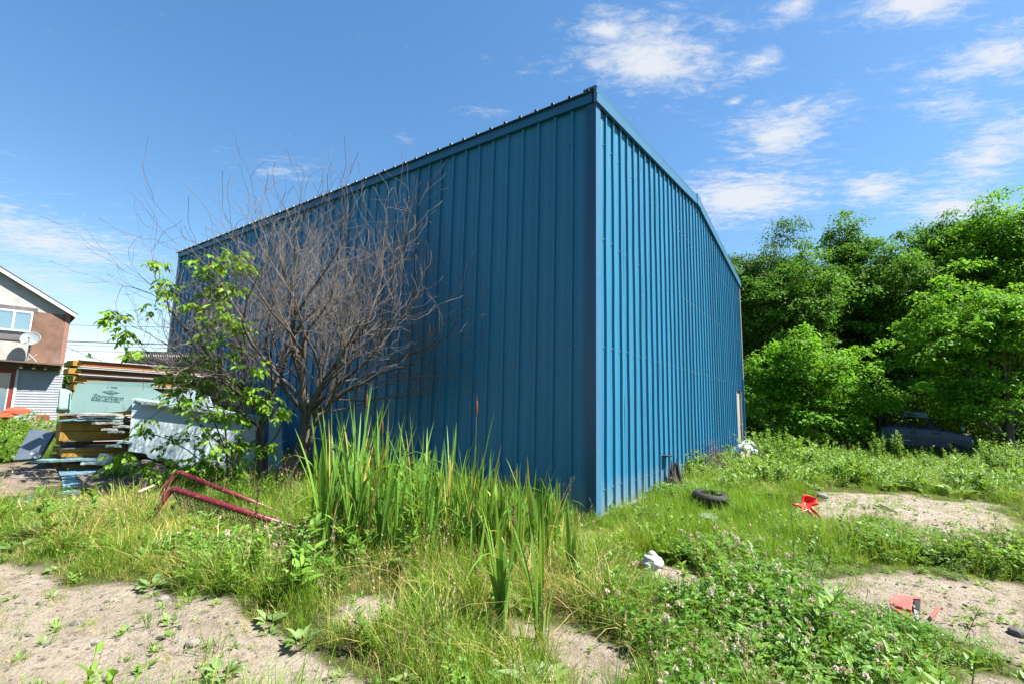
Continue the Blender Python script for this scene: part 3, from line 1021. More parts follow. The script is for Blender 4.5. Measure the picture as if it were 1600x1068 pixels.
# curled scrap at its left and sheets behind
V = []; F = []
for i in range(7):
    for j in range(5):
        a = on_plane(97 + 11 * j / 4 + i * .5, 643 - 32 * i / 6 - 3 * math.sin(j * .8), pp + np.array([0, -.03, 0]), pn)
        V.append(a + pn * (.05 + .09 * math.cos(1.2 * j - .6)))
for i in range(6):
    for j in range(4):
        F.append((i * 5 + j, i * 5 + j + 1, (i + 1) * 5 + j + 1, (i + 1) * 5 + j))
o = MB().add(V, F).build('curled_foam_scrap', 'teal_foam', smooth=True)
md = o.modifiers.new('thickness', 'SOLIDIFY'); md.thickness = .012
tag(o, 'curled teal foam scrap at the left edge of the printed sheet', 'foam sheet')
slab('foam_sheet', [(137, 594), (240, 597), (233, 628), (140, 626)], np.array([-7.9, 8.85, 1.3]), (.25, -.95, .1), .035, 'teal_foam', 'plain pale teal sheet standing behind the printed foam', 'foam sheet')
slab('foam_sheet', [(264, 622), (285, 609), (305, 608), (326, 618), (332, 634), (266, 634)], np.array([-6.3, 9.3, 1.3]), (.1, -.98, .2), .035, 'pale_foam', 'rounded light blue foam piece behind the maple leaves', 'foam sheet')
# big pale sheet leaning in front
wp = np.array([-6.9, 8.35, 0]); wn_ = unit(np.array([.30, -.92, .22]))
slab('foam_sheet', [(207, 629), (222, 631), (300, 640), (404, 652), (402, 690), (398, 745), (300, 745), (268, 716), (248, 719), (232, 714), (228, 708), (200, 704)], wp, wn_, .05, 'pale_foam', 'big pale blue foam sheet leaning, dappled with branch shadows', 'foam sheet')
slab('foam_sheet', [(420, 655), (440, 660), (441, 745), (418, 745)], np.array([-4.55, 8.75, 0]), (.2, -.97, .08), .04, 'blue_board', 'narrow blue board standing behind the dead tree trunk', 'foam sheet')
tl = on_plane(226, 628, wp, wn_)
for k, (mat, lab) in enumerate((('cream_board', 'cream board lowest of three on the leaning pale sheet'), ('teal_foam', 'teal board middle of three on the leaning pale sheet'), ('pale_foam', 'pale board topmost of three on the leaning pale sheet'))):
    a = unit(on_plane(404, 652, wp, wn_) - tl) * (2.0 + .1 * k) - Z * .02
    sag_board(tl + np.array([.05 - .12 * k, -.14 + .04 * k, -.02 + .034 * k]), a, FB * .55, .03, mat, lab, .01, 50 + k)
# corrugated black pipe on the stack
simple('black_plastic', (.035, .036, .04), (.02, .02, .022), .5, 6, bump=.1)
c0, c1 = AY(198, 560, 9.95), AY(275, 561, 10.75)
axp = unit(c1 - c0)
prof = []
for i in range(34):
    a = i * .045
    prof += [(a, .150), (a + .012, .172), (a + .030, .172), (a + .040, .150)]
m = MB(); m.lathe(c0, axp, [(0, .135)] + prof + [(prof[-1][0], .135), (.0, .135)], 20)
tag(m.build('corrugated_pipe', 'black_plastic', smooth=False), 'black corrugated plastic pipe lying on top of the stack', 'pipe')
# leaning slate panel with a printed mark, left of the stack
slab('slate_panel', [(48, 668), (85, 674), (60, 715), (20, 718)], np.array([-8.3, 8.3, .3]), (-.15, -.65, .75), .05, 'slate_panel', 'blue grey panel leaning in the grass left of the stack', 'panel')
pa = on_plane(58, 671.5, np.array([-8.3, 8.3, .3]), unit(np.array([-.15, -.65, .75])))
# ground sheets and timbers
zg = np.array([0, 0, 1.0])
slab('plywood_sheet', [(-30, 728), (30, 722), (78, 718), (92, 740), (97, 754), (92, 762), (40, 772), (-30, 780)], np.array([-7.4, 7.4, .14]), (.05, -.12, 1), .035, 'plywood', 'weathered brown plywood sheet lying on the blue boards', 'plywood')
slab('broken_plywood', [(5, 741), (20, 740), (40, 739), (58, 740), (55, 746), (30, 747), (8, 744)], np.array([-7.4, 7.4, .147]), (.05, -.12, 1), .004, 'old_timber', 'dark peeled strip on the weathered plywood', 'wood strip')
for k, (q, lab) in enumerate(((((90, 729), (150, 726), (160, 733), (92, 737)), 'light blue board farthest from the camera beside the plywood'),
                              (((92, 737.5), (162, 733.5), (140, 746), (97, 748)), 'light blue board in the middle beside the plywood'),
                              (((97, 749), (140, 746.5), (132, 758), (98, 760)), 'light blue board nearest the plywood edge'),
                              (((20, 778), (128, 762), (126, 768), (16, 786)), 'long peeling blue plank at the front edge of the plywood'),
                              (((76, 790), (115, 784), (117, 791), (80, 797)), 'small faded blue scrap in the grass before the plywood'))):
    slab('blue_plank', q, np.array([-6.6, 7.3, .09 + .008 * (k % 3)]), (.03, -.08, 1), .02, 'blue_board', lab, 'plank', 'light blue boards on the ground')
for k, (q, z_, lab) in enumerate(((((118, 741), (245, 722), (262, 728), (130, 750)), .20, 'grey split timber lying flat, farthest of the timbers by the stack'),
                                  (((132, 751), (262, 729), (266, 735), (140, 757)), .17, 'grey split timber lying flat in the middle of the timbers'),
                                  (((142, 758), (258, 737), (262, 743), (150, 765)), .13, 'grey split timber nearest the red goal frame'),
                                  (((150, 733), (230, 716), (240, 720), (160, 739)), .26, 'rough brown timber on top of the other timbers'))):
    slab('split_timber', q, np.array([-5.8, 7.2, z_]), (.05, -.15, 1), .07, 'old_timber', lab, 'timber', 'weathered timbers by the stack')
for k, (px, py, h_, tl_, lab) in enumerate(((218, 782, .30, (.10, .0), 'short grey stake in the grass left of the goal frame'), (306, 742, .20, (0, 0), 'short grey post behind the goal frame'))):
    g_ = G(px, py)
    m = MB(); m.box((g_[0], g_[1], -.05), (.055, .01, 0), (-.01, .05, 0), (tl_[0] * .1, 0, h_ + .05)); tag(m.build('wooden_stake', 'old_timber', bevel=.004), lab, 'stake', 'stakes near the goal')
g_ = G(235, 772, .2)
m = MB(); m.tube([G(216, 768, .33), G(240, 758, .33)], .022, 4); tag(m.build('wood_strip', 'pale_wood'), 'pale wood strip resting on the short stake', 'wood strip')
simple('lid_white', (.75, .76, .76), (.62, .63, .63), .5, 9, bump=.1)
for k, (px, py, lab) in enumerate(((53, 708, 'white round lid in the grass, the left one'), (59, 712.5, 'white round lid in the grass, the right one'))):
    p_ = AY(px, py, 8.0)
    m = MB(); n_ = unit(np.array([.1, -.8, .55])); m.lathe(p_, n_, [(0, .001), (0, .045), (.012, .047), (.015, .040), (.009, .036), (.009, .001)], 18); tag(m.build('paint_can_top', 'lid_white', smooth=False), lab, 'lid', 'white lids')


def crumple(px, py, r, mat, name, label, cat, sq=.8, seed=0, Y=None, sub=3, amp=.35):
    import bmesh
    bm = bmesh.new(); bmesh.ops.create_icosphere(bm, subdivisions=sub, radius=1)
    rr = np.random.RandomState(seed)
    W_ = rr.normal(size=(7, 3)) * 2.2; ph = rr.uniform(0, 6, 7)
    p_ = G(px, py) if Y is None else AY(px, py, Y)
    z0 = float(gh(p_[0], p_[1])) if Y is None else p_[2]
    for v in bm.verts:
        c = np.array(v.co)
        k = sum(abs(math.sin(W_[i] @ c + ph[i])) for i in range(7)) / 7
        c = c * (1 - amp + amp * 2 * k) * r
        c[2] = max(c[2] * sq + r * sq * .7, 0)
        v.co = c
    me = bpy.data.meshes.new(name); bm.to_mesh(me); bm.free()
    me.materials.append(MATS[mat])
    o = bpy.data.objects.new(name, me); link(o)
    o.location = (float(p_[0]), float(p_[1]), z0 - .01)
    o.rotation_euler = (0, 0, rr.uniform(0, 6))
    return tag(o, label, cat)


simple('white_plastic', (.78, .79, .80), (.60, .62, .64), .4, 7, bump=.2)
simple('stone_pale', (.32, .295, .26), (.22, .20, .17), .9, 9, bump=.8)
simple('stone_grey', (.19, .175, .16), (.12, .115, .105), .9, 9, bump=.8)
crumple(162, 724, .08, 'white_plastic', 'crumpled_paper', 'white crumpled paper at the foot of the low stack', 'paper', 1.1, 3, Y=7.7, amp=.75, sub=4)
crumple(1019, 880, .085, 'white_plastic', 'plastic_bag', 'crumpled white plastic bag in the grass before the building corner', 'bag', .95, 5, amp=.5, sub=4)
# orange plank and bricks by the house
simple('orange_paint', (.62, .15, .07), (.48, .10, .05), .5, 5)
simple('red_brick', (.40, .11, .06), (.27, .07, .045), .9, 12, bump=.7)
m = MB()
pts = [AY(-25, 654, 15.5), AY(0, 643, 15.8), AY(14, 636, 16.1), AY(26, 640, 16.3)]
Vv = []
for p_ in pts:
    for q in (0, 1):
        for zz in (-.16, .02):
            Vv.append(p_ + np.array([.0, .5, 0]) * q + Z * zz)
Ff = []
for i in range(3):
    k = 4 * i
    Ff += [(k, k + 4, k + 5, k + 1), (k + 2, k + 3, k + 7, k + 6), (k + 1, k + 5, k + 7, k + 3), (k, k + 2, k + 6, k + 4)]
Ff += [(0, 1, 3, 2), (12, 14, 15, 13)]
tag(m.add(Vv, Ff).build('plastic_sled', 'orange_paint', bevel=.03), 'faded orange plastic sled shape in the weeds before the house', 'sled')
for px, lab in ((57, 'left red brick at the foot of the house wall'), (66, 'right red brick at the foot of the house wall')):
    p_ = AY(px, 652, 18.4)
    m = MB(); m.box(p_ - Z * .1, HD * .2, -HN * .1, Z * .22); tag(m.build('brick', 'red_brick', bevel=.01), lab, 'brick', 'bricks by the house')
m = MB(); p_ = AY(48, 664, 15); m.box(p_ - Z * .25, HD * 1.2, -HN * .3, Z * .3); tag(m.build('concrete_block', 'stone_pale', bevel=.02), 'pale concrete slab lying before the house wall', 'slab')

# ------------------------------------------------------------------ hockey goal lying in the grass
t = NT('red_tube')
f = t.noise(9, 6, .7); w = t.n('ShaderNodeMapRange', {'Value': t.noise(22, 6, .7), 'From Min': .58, 'From Max': .66}).outputs[0]
t.end(t.principled(t.mix(t.math('MULTIPLY', w, .7), t.mix(f, (.080, .005, .014), (.125, .009, .020)), (.30, .13, .08)), .35, t.bump(f, .2, .01), .5))
simple('net_black', (.03, .03, .03), (.02, .02, .02), .8, 9)
n0 = AY(268, 762, 5.55); n_b = AY(248, 786, 5.45); n_e = G(476, 829, .17)
f0 = AY(275, 735, 6.6); f_b = AY(257, 757, 6.5); f_e = AY(372, 764, 6.3)
goal = thing('hockey_goal', (n0[0], n0[1], 0), 'toppled red tube hockey goal with black net in the grass', 'hockey goal')


def corner(a, c, e, r, n=5):
    """tube path a -> c -> e with the corner at c rounded"""
    u1, u2 = unit(a - c), unit(e - c)
    k1, k2 = c + u1 * r, c + u2 * r
    arc = [(1 - s) ** 2 * k1 + 2 * s * (1 - s) * c + s * s * k2 for s in np.linspace(0, 1, n)]
    return [a] + arc + [e]


gb = n_b + (n_b - n0) * 1.3; gb[2] = 0
MB().tube(corner(gb, n0, n_e, .09), .031, 10).build('post', 'red_tube', goal, True)
gf = f_b + (f_b - f0) * 1.0; gf[2] = 0
f_g = f_e + (f_e - f0) * .8; f_g[2] = .04
MB().tube(corner(gf, f0, f_g, .09), .029, 10).build('post', 'red_tube', goal, True)
MB().tube([n_e * [1, 1, .3], (n_e + f_g) / 2 * [1, 1, .4], f_g], .025, 8).build('crossbar', 'red_tube', goal, True)
MB().tube([gb + Z * .03, (gb + gf) / 2 + Z * .04, gf + Z * .03], .02, 8).build('base_bar', 'red_tube', goal, True)
cords = []
na, nb_ = 26, 9
def netp(i, j):
    s_, q = i / na, j / nb_
    a_ = n0 + (n_e - n0) * s_ * .8 + Z * -.03
    low = a_ + np.array([.10, .35, 0]) * q
    low[2] = a_[2] * (1 - q) + .02 * q - .05 * math.sin(q * 3.1)
    return low + np.array([.006 * math.sin(i * 2.3 + j), .006 * math.cos(i * 1.1 + j * 3), 0])
for i in range(na + 1):
    cords.append((np.array([netp(min(max(i + (0.5 if j % 2 else 0), 0), na), j) for j in range(nb_ + 1)]), .004))
    cords.append((np.array([netp(min(max(i - (0.5 if j % 2 else 0), 0), na), j) for j in range(nb_ + 1)]), .004))
V, F = tubes(cords, 4)
link_np('net', V, F, 'net_black', goal)

# ------------------------------------------------------------------ litter along and beyond the gable wall
def tyre(px, py, r, w, label, tilt=(0, 0), Y=None, sink=0.0):
    p_ = G(px, py)
    root = thing('car_tyre', (p_[0], p_[1], float(gh(p_[0], p_[1])) - sink), label, 'tyre', 'old tyres in the weeds')
    n_ = unit(np.array([tilt[0], tilt[1], 1.0]))
    o_ = np.array(root.location)
    prof = [(.012, r * .60), (.0, r * .68), (.0, r * .84), (w * .10, r * .95), (w * .22, r), (w * .78, r), (w * .90, r * .95), (w, r * .84), (w, r * .68), (w - .012, r * .60), (w * .8, r * .58), (w * .75, r * .86), (w * .25, r * .86), (w * .2, r * .58), (.012, r * .60)]
    m = MB(); m.lathe(o_, n_, prof, 36); m.build('carcass', 'black_rubber', root, True)
    x = unit(np.cross(n_, [0, 1, 0])); y = np.cross(n_, x)
    m = MB()
    for i in range(44):
        a = i * 2 * math.pi / 44
        e = math.cos(a) * x + math.sin(a) * y; tg = -math.sin(a) * x + math.cos(a) * y
        for k in range(4):
            m.box(o_ + e * (r * .985) + n_ * w * (.20 + .16 * k) + tg * (-.012 + .006 * (k % 2)), e * .012, tg * .022, n_ * w * .12)
    m.build('tread', 'black_rubber', root)
    return root


tyre(1109, 790, .26, .22, 'black car tyre lying flat in the grass by the gable wall', (.06, -.10))
tyre(1216, 733, .29, .19, 'half-hidden black tyre in the weeds farther back', (-.1, -.15), sink=.02)
# splintered stump by the wall
simple('grey_bark', (.20, .17, .145), (.07, .06, .055), .95, 12, (1, 1, .15), bump=.9)
rs = np.random.RandomState(8)
sp = B(3.15, -.20, 0)
st = thing('splintered_stump', sp, 'dark splintered wood standing against the gable wall', 'stump')
for k in range(26):
    a, r = rs.uniform(0, 6.28), rs.uniform(0, .16)
    b0 = sp + dR * math.cos(a) * r * 1.1 + dL * math.sin(a) * r * .8 - Z * .03
    h = rs.uniform(.25, .62)
    tip = b0 + Z * h + dR * rs.normal() * .05 - dL * rs.uniform(-.02, .05) * 1 + dL * .05
    m = MB(); m.tube([b0, (b0 + tip) / 2 + rs.normal(size=3) * .008, tip], [.035, .028, .006], 5); m.build('splinter', 'grey_bark', st)
m = MB(); m.box(B(2.95, -.16, .60), dR * .26, dL * .15, Z * .02); m.build('torn_flashing', 'black_rubber', st)
# tangle of rusty wire
simple('rusty_wire', (.17, .085, .075), (.08, .05, .055), .8, 12)
cords = []
wc = B(5.6, -.42, .0)
for k in range(150):
    p0 = wc + dR * rs.uniform(-.75, .75) + dL * rs.uniform(-.15, .25) + Z * rs.uniform(.05, .55)
    d_ = unit(rs.normal(size=3) * [1, 1, .8]); e_ = unit(rs.normal(size=3)); r_ = rs.uniform(.08, .3)
    L_ = rs.uniform(1.5, 4.5)
    pts = np.array([p0 + r_ * (d_ * math.sin(s_) + e_ * (1 - math.cos(s_))) for s_ in np.linspace(0, L_, 9)])
    pts[:, 2] = np.clip(pts[:, 2], .02, .78)
    q_ = (pts - C0) @ dL
    pts = pts + np.outer(np.maximum(q_ + .06, 0), -dL)
    cords.append((pts, .0035))
V, F = tubes(cords, 3)
wo_ = link_np('wire_tangle', V, F, 'rusty_wire', org=wc)
tag(wo_, 'tangle of rusty dark wire against the gable wall', 'wire')
# sack and planks near the door
simple('bag_blue', (.55, .63, .70), (.40, .49, .58), .55, 5, bump=.3, dirt=((.55, .25, .16), .62))
def crumple_at(p, *a, **k):
    o = crumple(800, 900, *a, **k); o.location = (float(p[0]), float(p[1]), float(p[2])); return o
crumple_at(B(8.9, -.55, -.02), .33, 'bag_blue', 'rubbish_sack', 'pale blue stuffed sack lying near the far door', 'sack', .95, 9)
crumple_at(B(9.6, -.5, .05), .26, 'white_plastic', 'rubbish_sack', 'white crumpled sack leaning behind the pale blue one', 'sack', 1.2, 12)
crumple_at(B(11.2, -.5, .0), .25, 'black_rubber', 'rubbish_sack', 'black sack below the far door', 'sack', .9, 14)
for k, lab in enumerate(('pale plank leaning on the sacks, the upper one', 'pale plank leaning on the sacks, the lower one')):
    m = MB(); m.box(B(7.7 + .18 * k, -.62 - .1 * k, .0), dR * .75 + Z * (.55 - .12 * k) + dL * .1, -dL * .09, dR * -.02 + Z * .03)
    tag(m.build('plank', 'pale_wood'), lab, 'plank', 'planks by the sacks')

# broken red plastic chair
t = NT('red_plastic'); f = t.noise(6, 4, .6); t.end(t.principled(t.mix(f, (.55, .022, .018), (.68, .05, .03)), .38, None, .5))
ce = G(1266, 806)
Yc = ce[1]
ch = thing('broken_chair', ce, 'broken red plastic chair tipped over on the sandy patch', 'chair')
V = []; F = []
nu, nv_ = 9, 9
p00, p10, p01 = AY(1254, 800, Yc), AY(1279, 786, Yc - .05), AY(1256, 771, Yc + .12)
p11 = AY(1276, 777, Yc + .10)
for i in range(nu):
    for j in range(nv_):
        s_, q = i / (nu - 1), j / (nv_ - 1)
        p_ = (1 - s_) * (1 - q) * p00 + s_ * (1 - q) * p10 + (1 - s_) * q * p01 + s_ * q * p11
        c_ = np.array([.05, .16, -.02]) * (math.sin(math.pi * s_) * .9 + .35 * math.sin(math.pi * q))
        pinch = 1 - .25 * abs(2 * q - 1) ** 2
        V.append(p_ + c_ * pinch)
for i in range(nu - 1):
    for j in range(nv_ - 1):
        F.append((i * nv_ + j, (i + 1) * nv_ + j, (i + 1) * nv_ + j + 1, i * nv_ + j + 1))
o = MB().add(V, F).build('seat', 'red_plastic', ch, True)
md = o.modifiers.new('thickness', 'SOLIDIFY'); md.thickness = .012
for q in (((1266, 792), (1275, 800), (1287, 811)), ((1262, 795), (1268, 803), (1272, 811)), ((1257, 794), (1247, 788), (1239, 787)), ((1256, 798), (1250, 795), (1243, 796))):
    pts = [AY(a, b, Yc - .02 * i) for i, (a, b) in enumerate(q)]
    m = MB(); m.tube(pts, [.028, .022, .015], 8); m.build('leg', 'red_plastic', ch, True)
m = MB(); m.tube([AY(1262, 795, Yc - .1), AY(1240, 803, Yc - .25), AY(1200, 812, Yc - .35)], .006, 5)
tag(m.build('thin_rod', 'white_plastic'), 'thin white rod in the grass pointing at the red chair', 'rod')

# small red broken case in the foreground
simple('red_faded', (.62, .15, .12), (.50, .10, .085), .5, 6, bump=.1, dirt=((.62, .30, .25), .56))
simple('grey_plastic', (.36, .40, .42), (.25, .28, .30), .4, 6, bump=.05)
bc_p = G(1412, 950)
bc = thing('broken_case', (bc_p[0], bc_p[1], float(gh(bc_p[0], bc_p[1]))), 'small broken red plastic case with black inside on bare soil', 'plastic case')
zc_ = float(gh(bc_p[0], bc_p[1])) + .004
q = [G(1388, 941, zc_ + .035), G(1424, 952, zc_ + .035), G(1427, 931, zc_ + .05), G(1398, 926, zc_ + .05)]
m = MB(); m.prism(q, (.0, .004, -.030)); m.build('lid', 'red_faded', bc, bevel=.006)
q = [G(1396, 950, zc_ + .014), G(1420, 962, zc_ + .014), G(1426, 955, zc_ + .014), G(1400, 943, zc_ + .014)]
m = MB(); m.prism(q, (0, .002, -.014)); m.build('shell', 'red_faded', bc)
q = [G(1428, 934, zc_ + .04), G(1438, 935, zc_ + .04), G(1437, 953, zc_ + .03), G(1429, 949, zc_ + .03)]
m = MB(); m.prism(q, (.0, .004, -.03)); m.build('insert', 'black_plastic', bc)
q = [G(1428, 950, zc_ + .034), G(1436, 954, zc_ + .034), G(1438, 966, zc_ + .006), G(1431, 967, zc_ + .006)]
m = MB(); m.prism(q, (.0, .008, -.008)); m.build('strip', 'grey_plastic', bc)
q = [G(1427, 930, zc_ + .05), G(1439, 932, zc_ + .05), G(1438, 935, zc_ + .048), G(1427, 934, zc_ + .048)]
m = MB(); m.prism(q, (.0, .004, -.04)); m.build('rim', 'red_faded', bc)


def chip(pxs, th, mat, name, lab, cat, group=None, z_=.03):
    c_ = G(*pxs[0]); z_ = z_ + float(gh(c_[0], c_[1]))
    P = [G(x, y, z_) for x, y in pxs]
    m = MB(); m.prism(P, (0, 0, -th)); return tag(m.build(name, mat, bevel=.003), lab, cat, group)


chip([(1300, 826), (1316, 822), (1320, 810), (1327, 806), (1324, 820), (1310, 829)], .02, 'red_faded', 'plastic_shard', 'long pinkish plastic shard beside the red chair', 'shard', 'plastic shards')
chip([(1309, 861), (1320, 857), (1332, 861), (1330, 867), (1316, 868)], .03, 'red_faded', 'plastic_shard', 'pinkish shard lying before the clover patch', 'shard', 'plastic shards')
chip([(1452, 960), (1462, 948), (1468, 945), (1466, 952), (1456, 964)], .015, 'red_faded', 'plastic_shard', 'pale pink shard right of the broken case', 'shard', 'plastic shards')
chip([(1357, 830), (1371, 831), (1369, 840), (1359, 839)], .05, 'grey_plastic', 'grey_card', 'small grey plastic card standing near the clover', 'card', z_=.07)
chip([(1366, 788), (1369, 787), (1398, 799), (1396, 801)], .012, 'black_plastic', 'rubber_strip', 'black rubber strip on the sandy patch, the left one', 'strip', 'black strips')
chip([(1372, 786), (1374, 785.5), (1405, 800), (1402, 802)], .012, 'black_plastic', 'rubber_strip', 'black rubber strip on the sandy patch, the right one', 'strip', 'black strips')
chip([(1090, 800), (1118, 801), (1122, 808), (1112, 810), (1092, 805)], .03, 'grey_plastic', 'grey_debris', 'grey plastic piece in the grass before the near tyre', 'debris', z_=.06)
for k, (px, py, r, mt, lab) in enumerate(((1286, 776, .09, 'stone_pale', 'flat pale stone behind the red chair'), (1352, 794, .05, 'stone_pale', 'white stone left of the black strips'), (1368, 796, .04, 'stone_grey', 'brown stone touching the black strips'), (1238, 750, .16, 'stone_pale', 'whitish stone at the edge of the far weeds'),
                                          (254, 946, .04, 'stone_pale', 'pale stone at the grass edge of the left soil'), (118, 980, .035, 'stone_grey', 'grey stone on the left soil'), (300, 1018, .04, 'stone_pale', 'rounded pale stone beside the grass tuft on the soil'), (1594, 990, .06, 'stone_grey', 'dark stone at the right edge'),
                                          (373, 1012, .03, 'stone_pale', 'pale stone right of the grass tuft on the soil'), (905, 835, .07, 'stone_pale', 'pale stone at the foot of the building corner'))):
    crumple(px, py, r, mt, 'stone', lab, 'stone', .6, 20 + k, sub=2, amp=.16)

# ------------------------------------------------------------------ wrecked car under the trees
t = NT('car_navy'); f = t.noise(3, 6, .6); t.end(t.principled(t.mix(f, (.010, .022, .050), (.022, .040, .075)), .42, t.bump(f, .12, .03), .5))
simple('car_grey', (.10, .11, .125), (.05, .055, .065), .5, 4, bump=.3, dirt=((.16, .13, .11), .55))
simple('car_dark', (.02, .02, .022), (.012, .012, .014), .7, 6)
simple('car_glass', (.24, .34, .42), (.17, .25, .32), .18, 5, bump=.1)
simple('car_rust', (.22, .12, .08), (.12, .07, .05), .85, 8)
CY = 18.4
cl_ = AY(1378, 716, CY); cr_ = AY(1524, 716, CY - 1.55)
cdir = unit((cr_ - cl_) * [1, 1, 0]); cin = np.array([-cdir[1], cdir[0], 0])
clen = float(np.linalg.norm((cr_ - cl_)[:2]))
car = thing('wrecked_car', (cl_ + cr_) / 2 * [1, 1, 0], 'crushed dark blue wrecked car under the trees', 'car')
CO = np.array([cl_[0], cl_[1], 0.])


def K(s, d, z_):
    return CO + cdir * (s * clen) + cin * d + Z * z_ * 1.12


# body side profile: (s, z bottom, z top)
prof = [(0, .40, .84), (.015, .30, .90), (.10, .27, .92), (.30, .26, .91), (.48, .25, .89), (.62, .25, .86), (.78, .24, .81), (.92, .25, .74), (.985, .30, .68), (1.0, .36, .56)]
V = []; F = []
for s, zb_, zt_ in prof:
    zm = (zb_ + zt_) / 2
    w_ = .02 * math.sin(s * 9) + (.10 if s in (0, 1.0) else 0) + (.05 if s in (.015, .985) else 0)
    for d, z_ in ((.07, zb_), (.015, zb_ + .06), (.0, zm + .06), (.025, zt_ - .06), (.045, zt_ - .012), (.09, zt_ + .01), (1.51, zt_ + .015), (1.56, zt_ - .012), (1.6, zm), (1.53, zb_)):
        V.append(K(s, d + (w_ if d < .8 else -w_), z_))
n = 10
for i in range(len(prof) - 1):
    for j in range(n - 1):
        F.append((i * n + j, (i + 1) * n + j, (i + 1) * n + j + 1, i * n + j + 1))
F += [tuple(range(n)), tuple(range((len(prof) - 1) * n, len(prof) * n))[::-1]]
MB().add(V, F).build('body', 'car_navy', car, False)
for s in (.13, .40, .66):
    MB().box(K(s, -.012, .34), cdir * .012, cin * .06, Z * .56).build('door_gap', 'car_dark', car)
for s in (.35, .60):
    MB().box(K(s, -.02, .72), cdir * .12, cin * .05, Z * .035).build('door_handle', 'car_dark', car)
MB().prism([K(.02, -.012, .50), K(.34, -.012, .46), K(.34, -.012, .49), K(.02, -.012, .535)], cin * .05).build('side_stripe', 'panel_skin', car)
# crushed roof: crumpled sheet sloping down to the right
V = []; F = []
rs = np.random.RandomState(21)
for i in range(15):
    for j in range(9):
        s, d = .02 + .66 * i / 14, .10 + 1.3 * j / 8
        zz = 1.44 - .26 * (i / 14) ** 1.6 + .07 * math.sin(i * .9 + j * .5) * (i / 14) + rs.uniform(-.035, .035) - .05 * (j == 0)
        if i > 11: zz -= .12 * (i - 11)
        V.append(K(s, d, zz))
for i in range(14):
    for j in range(8):
        F.append((i * 9 + j, (i + 1) * 9 + j, (i + 1) * 9 + j + 1, i * 9 + j + 1))
o = MB().add(V, F).build('roof', 'car_grey', car, False)
md = o.modifiers.new('thickness', 'SOLIDIFY'); md.thickness = .03
V = []; F = []
for i in range(6):
    for j in range(5):
        V.append(K(.30 + .26 * i / 5, .06 + .5 * j / 4, 1.30 + .17 * j / 4 - .05 * i / 5 + rs.uniform(-.015, .015)))
for i in range(5):
    for j in range(4):
        F.append((i * 5 + j, (i + 1) * 5 + j, (i + 1) * 5 + j + 1, i * 5 + j + 1))
o = MB().add(V, F).build('loose_glass', 'car_glass', car)
md = o.modifiers.new('thickness', 'SOLIDIFY'); md.thickness = .01
for a, b_ in (((.0, .06, .9), (.03, .12, 1.34)), ((.10, .05, .92), (.12, .1, 1.32)), ((.36, .05, .92), (.30, .1, 1.22)), ((.44, .04, .88), (.52, .0, 1.02)), ((.70, .05, .84), (.56, .08, 1.16)), ((.74, .3, .84), (.58, .3, 1.14)), ((.0, 1.5, .9), (.03, 1.4, 1.34)), ((.7, 1.5, .84), (.58, 1.4, 1.1))):
    m = MB(); A_, B_ = K(*a), K(*b_); m.tube([A_, (A_ + B_) / 2 + rs.normal(size=3) * .02, B_], .03, 6); m.build('pillar', 'car_dark', car)
MB().box(K(.06, .12, .88), cdir * clen * .58, cin * 1.25, Z * .14).build('interior', 'car_dark', car)
MB().prism([K(.36, -.015, .9), K(.46, -.015, .80), K(.47, -.015, .83), K(.38, -.015, .93)], cin * .04).build('torn_trim', 'car_rust', car)
MB().prism([K(.02, .06, 1.42), K(.30, .08, 1.42), K(.30, .08, 1.46), K(.02, .06, 1.47)], cin * .1).build('roof_rail', 'car_rust', car)
p_ = K(.88, -.04, .92)
m = MB(); m.lathe(p_, cdir, [(0, .001), (0, .07), (.05, .09), (.11, .07), (.11, .001)], 10); m.build('mirror', 'car_glass', car, True)
MB().box(K(.985, .05, .50), cdir * .05, cin * .25, Z * .10).build('headlight', 'panel_skin', car, bevel=.01)
for s in (.16, .80):
    wv = MB(); c_ = K(s, .02, .26); wv.lathe(c_, cin, [(.0, .12), (0, .2), (.01, .26), (.04, .29), (.16, .29), (.19, .25), (.19, .12)], 22); w_ = wv.build('wheel', 'black_rubber', car, True)
    rm = MB(); rm.lathe(c_ + cin * .01, cin, [(0, .001), (0, .05), (.03, .07), (.03, .17), (.0, .19), (.05, .195)], 18); rm.build('rim', 'car_rust', w_, True)
# rubble right of the car
crumple(1532, 712, .30, 'stone_grey', 'concrete_lump', 'grey concrete lump in the weeds right of the wrecked car', 'rubble', .7, 40)
crumple(1582, 700, .34, 'car_grey', 'scrap_heap', 'dark scrap heap at the right edge under the trees', 'scrap', .9, 41)

# ------------------------------------------------------------------ plant materials
leafmat('grass_green', (0.058, 0.140, 0.009), (0.159, 0.297, 0.023), .42, tint=(0.202, 0.314, 0.029), warm=(0.347, 0.347, 0.114))
leafmat('grass_lush', (0.067, 0.179, 0.009), (0.174, 0.347, 0.019), .42, tint=(0.231, 0.302, 0.029), warm=(0.270, 0.314, 0.057))
leafmat('grass_dry', (0.269, 0.213, 0.084), (0.515, 0.426, 0.190), .3, tint=(0.470, 0.403, 0.067))
leafmat('seed_head', (0.269, 0.190, 0.112), (0.470, 0.370, 0.235), .3)
leafmat('clover_leaf', (0.039, 0.123, 0.011), (0.106, 0.241, 0.023), .32, tint=(0.115, 0.213, 0.029))
leafmat('clover_bloom', (0.470, 0.246, 0.246), (0.784, 0.694, 0.616), .25, warm=(0.582, 0.224, 0.246))
leafmat('weed_leaf', (0.048, 0.140, 0.014), (0.144, 0.302, 0.031), .38, tint=(0.193, 0.314, 0.048), warm=(0.231, 0.336, 0.057))
leafmat('burdock_leaf', (0.084, 0.168, 0.045), (0.174, 0.274, 0.090), .32, tint=(0.224, 0.302, 0.090))
